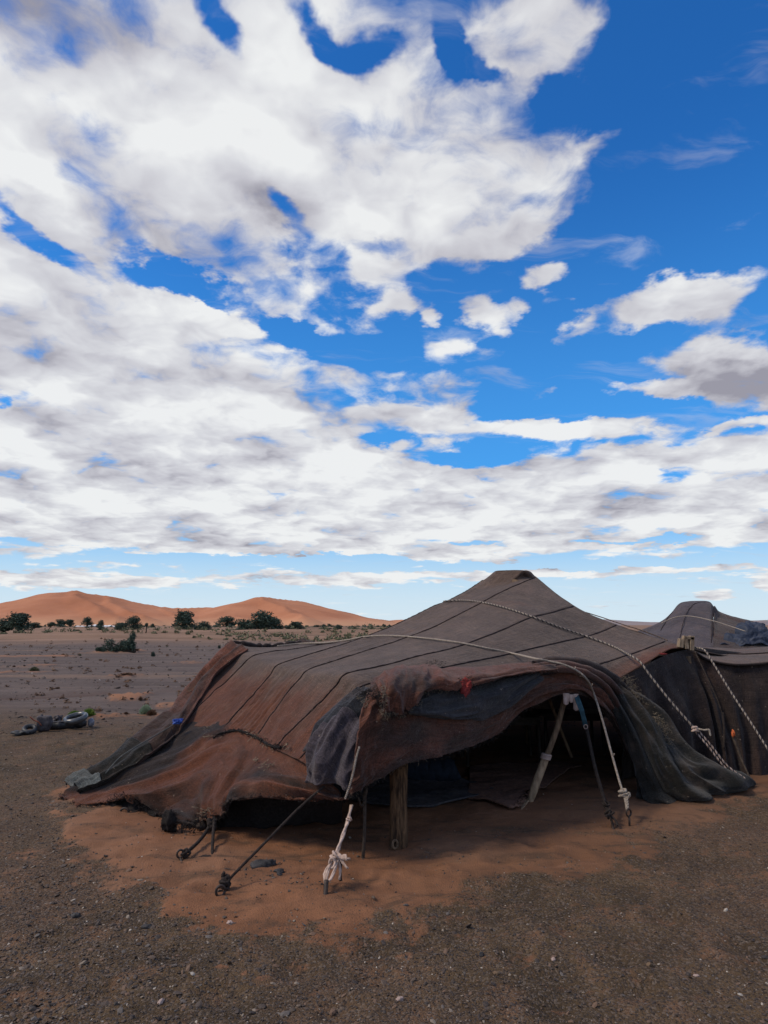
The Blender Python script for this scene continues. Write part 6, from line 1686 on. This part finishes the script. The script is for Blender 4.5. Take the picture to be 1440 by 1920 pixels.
# white camp at the dune foot
camp = [(146, 8, 3, 'left'), (154, 7, 3, ''), (167, 9, 4, ''), (178, 7, 5, ''), (197, 9, 4, ''), (206, 10, 4.5, ''), (214, 8, 3.5, '')]
labs = ['leftmost low white tent of the camp at the dune foot', 'second white tent from the left in the dune camp', 'low white tent right of the upright dark tree in the dune camp', 'peaked white tent left of the thin dark camp tree', 'white tent just right of the thin dark camp tree', 'widest white tent in the right half of the dune camp', 'rightmost white tent of the camp at the dune foot']
for (x, w_, h_, _), lab in zip(camp, labs):
    Y_ = 330.0; c_ = P(x, 1176, Y_); s = Y_ / FPX
    W, H = w_ * s, h_ * s; z0 = gz(c_[0], Y_)
    t = empty('camp_tent', (c_[0], Y_, z0), lab, 'tent', 'white tents of the camp at the dune foot')
    hw = W / 2
    V_ = np.array([(-hw, -hw, 0), (hw, -hw, 0), (hw, hw, 0), (-hw, hw, 0), (-hw, -hw, H * .5), (hw, -hw, H * .5), (hw, hw, H * .5), (-hw, hw, H * .5), (-hw * .5, 0, H), (hw * .5, 0, H)]) + np.array([c_[0], Y_, z0])
    mb = MB(); mb.add(V_, [[0, 1, 5, 4], [1, 2, 6, 5], [2, 3, 7, 6], [3, 0, 4, 7]]); mb.build('tent_wall', M_WHITE, t, False)
    mb = MB(); V2 = V_.copy(); V2[4:8, :2] = (V2[4:8, :2] - [c_[0], Y_]) * 1.06 + [c_[0], Y_]; mb.add(V2, [[4, 5, 9, 8], [6, 7, 8, 9]], [[5, 6, 9], [7, 4, 8]]); mb.build('tent_roof', M_WHITE, t, False)

# ------------------------------------------------------------------ stones
def stone_mesh(n_pts, rg_):
    pass
ICO_V = []
ph_ = (1 + 5 ** 0.5) / 2
ICO = np.array([(-1, ph_, 0), (1, ph_, 0), (-1, -ph_, 0), (1, -ph_, 0), (0, -1, ph_), (0, 1, ph_), (0, -1, -ph_), (0, 1, -ph_), (ph_, 0, -1), (ph_, 0, 1), (-ph_, 0, -1), (-ph_, 0, 1)], float)
ICO /= np.linalg.norm(ICO[0])
ICF = np.array([(0, 11, 5), (0, 5, 1), (0, 1, 7), (0, 7, 10), (0, 10, 11), (1, 5, 9), (5, 11, 4), (11, 10, 2), (10, 7, 6), (7, 1, 8), (3, 9, 4), (3, 4, 2), (3, 2, 6), (3, 6, 8), (3, 8, 9), (4, 9, 5), (2, 4, 11), (6, 2, 10), (8, 6, 7), (9, 8, 1)])
def pebbles(name, x, y, size, mat, seed, flat=0.5, smooth=False):
    r_ = np.random.default_rng(seed)
    n = len(x)
    z = ground_fields(x, y)[0]
    sc = np.stack([size * r_.uniform(0.7, 1.5, n), size * r_.uniform(0.6, 1.1, n), size * flat * r_.uniform(0.5, 1.3, n)], 1)
    a = r_.uniform(0, 2 * np.pi, n)
    V_ = ICO[None] * (1 + r_.uniform(-0.28, 0.28, (n, 12, 1)))
    V_ = V_ * sc[:, None]
    tx_ = r_.normal(0, 0.35, n)
    V_[..., 2] += V_[..., 0] * tx_[:, None]
    ca, sa = np.cos(a)[:, None], np.sin(a)[:, None]
    X_ = V_[..., 0] * ca - V_[..., 1] * sa; Y_ = V_[..., 0] * sa + V_[..., 1] * ca
    V_ = np.stack([X_ + x[:, None], Y_ + y[:, None], V_[..., 2] + z[:, None] + sc[:, 2:3] * 0.25], -1)
    F_ = (ICF[None] + (np.arange(n) * 12)[:, None, None]).reshape(-1, 3)
    o = link_mesh(name, mesh_np(name, V_.reshape(-1, 3), F_, mat, smooth))
    o['kind'] = 'stuff'
    return o
def m_peb(name, cols):
    m, k = new_mat(name)
    rnd = k.n('ShaderNodeNewGeometry').outputs['Random Per Island']
    rp = k.n('ShaderNodeValToRGB', {0: rnd}); cr = rp.color_ramp; cr.interpolation = 'CONSTANT'
    for i, (p, c) in enumerate(cols):
        e = cr.elements[i] if i < 2 else cr.elements.new(p)
        e.position = p; e.color = c + (1,)
    ob = k.n('ShaderNodeNewGeometry').outputs['Position']
    c = k.mix(k.mr(k.noise(ob, 120, 3, 0.6), 0.3, 0.7, 0, 0.35), rp.outputs[0], (0.13, 0.08, 0.055))
    finish(k, c, 0.7, None, spec=0.35)
    return m
M_PEB = m_peb('desert_pebbles', [(0.0, (0.024, 0.021, 0.020)), (0.30, (0.048, 0.037, 0.030)), (0.55, (0.080, 0.058, 0.044)), (0.74, (0.13, 0.078, 0.050)), (0.88, (0.10, 0.09, 0.083)), (0.94, (0.22, 0.18, 0.14)), (0.985, (0.42, 0.37, 0.31))])
rg_ = np.random.default_rng(250)
def scatter(n, y0, y1, k_):
    """positions denser near the camera"""
    t = rg_.uniform(0, 1, n)
    y = 1 / (1 / y0 * (1 - t) + 1 / y1 * t)
    x = rg_.uniform(-0.66, 0.66, n) * y * 1.02
    return x, y
x, y = scatter(66000, 2.3, 12.5, 0)
h_, sd_, nr_, _, _ = ground_fields(x, y)
left = sst(1.0, -2.0, x) 
keep = (rg_.uniform(0, 1, len(x)) > sd_ * 0.90) & (rg_.uniform(0, 1, len(x)) < 0.45 + 0.55 * sst(-0.6, 0.5, fb(x * 1.2, y * 1.2, 0, 3, 251)) + 0.4 * left)
x, y = x[keep], y[keep]
sz = np.exp(rg_.normal(math.log(0.0038), 0.42, len(x))) * (1 + 0.45 * sst(0.5, -2.5, x))
pebbles('gravel', x, y, np.clip(sz, 0.0015, 0.016), M_PEB, 252, 0.55)
x, y = scatter(4600, 2.3, 12.5, 0)
_, sd_, _, _, _ = ground_fields(x, y)
keep = (rg_.uniform(0, 1, len(x)) > sd_ * 0.88) & (rg_.uniform(0, 1, len(x)) < 0.20 + 0.9 * sst(1.0, -1.6, x))
x, y = x[keep], y[keep]
pebbles('pebbles', x, y, np.clip(np.exp(rg_.normal(math.log(0.0085), 0.42, len(x))), 0.005, 0.022), M_PEB, 253, 0.42)
# stones strewn over the plain
t_ = rg_.uniform(0, 1, 5200); y = 10.5 * np.exp(t_ * 1.75); x = rg_.uniform(-0.75, 0.3, 5200) * y
keep = fb(x * 0.15, y * 0.6, 0, 4, 256) > -0.25
x, y = x[keep], y[keep]
pebbles('plain_stones', x, y, np.clip(np.exp(rg_.normal(math.log(0.020), 0.5, len(x))), 0.008, 0.09) * (0.6 + y / 40), M_PEB, 257, 0.5)
# crumbs on the sand by the pegs
x = np.concatenate([rg_.normal(c_[0], c_[2], 26) for c_ in ((G(520, 1660)[0], 0, .12), (G(500, 1640)[0], 0, .10), (G(580, 1665)[0], 0, .08))])
y = np.concatenate([rg_.normal(c_, 0.10, 26) for c_ in (G(520, 1660)[1], G(500, 1635)[1], G(580, 1672)[1])])
pebbles('sand_crumbs', x, y, rg_.uniform(0.004, 0.011, len(x)), M_PEB, 254, 0.6)

# single stones large enough to point at
for i, (px, py, r_, sq, lab, mat) in enumerate((
    (492, 1631, 0.052, (1.5, 1, 0.55), 'largest dark flat rock on the sand between the thin rope and the rag rope', M_ROCKD),
    (511, 1628, 0.022, (1, 1, 0.9), 'small dark rock touching the right end of the largest flat rock', M_ROCKD),
    (524, 1642, 0.026, (1.2, 1, 0.5), 'flat grey stone below the small dark rock', M_ROCKD),
    (524, 1651, 0.016, (1, 1, 0.8), 'small stone just under the flat grey stone', M_ROCKD),
    (431, 1740, 0.014, (1.2, 1, 0.8), 'pale pebble alone on dark gravel below the ringed peg', M_PINK),
    (143, 1718, 0.024, (1.1, 1, 0.7), 'black stone on the gravel at the lower left', M_ROCKD),
    (903, 1793, 0.012, (1, 1, 0.9), 'black round pebble in the right foreground', M_ROCKD),
    (930, 1831, 0.012, (1, 1, 0.8), 'tan pebble in the middle foreground', M_POLE),
    (1038, 1805, 0.010, (1, 1, 0.8), 'white pebble in the right foreground gravel', M_PINK),
    (1218, 1816, 0.014, (1, 1, 0.9), 'small brown stone in the right foreground', M_POLE),
    (1306, 1828, 0.010, (1.3, 1, 0.6), 'white chip at the right foreground', M_PINK),
    (750, 1879, 0.013, (1.2, 1, 0.8), 'pale pebble at the bottom centre', M_PINK),
    (275, 1742, 0.020, (1.4, 1, 0.6), 'grey flat stone on the gravel left of centre', M_ROCKD),
    (302, 1882, 0.016, (0.7, 1.4, 0.6), 'long pale stone at the bottom left of centre', M_PINK))):
    g_ = G(px, py); zz = gz(g_[0], g_[1])
    o_ = crumple('stone', mat, (g_[0], g_[1], zz + r_ * sq[2] * 0.3), r_, None, 60 + i, sq, 12, 0.35)
    tag(o_, lab, 'stone')
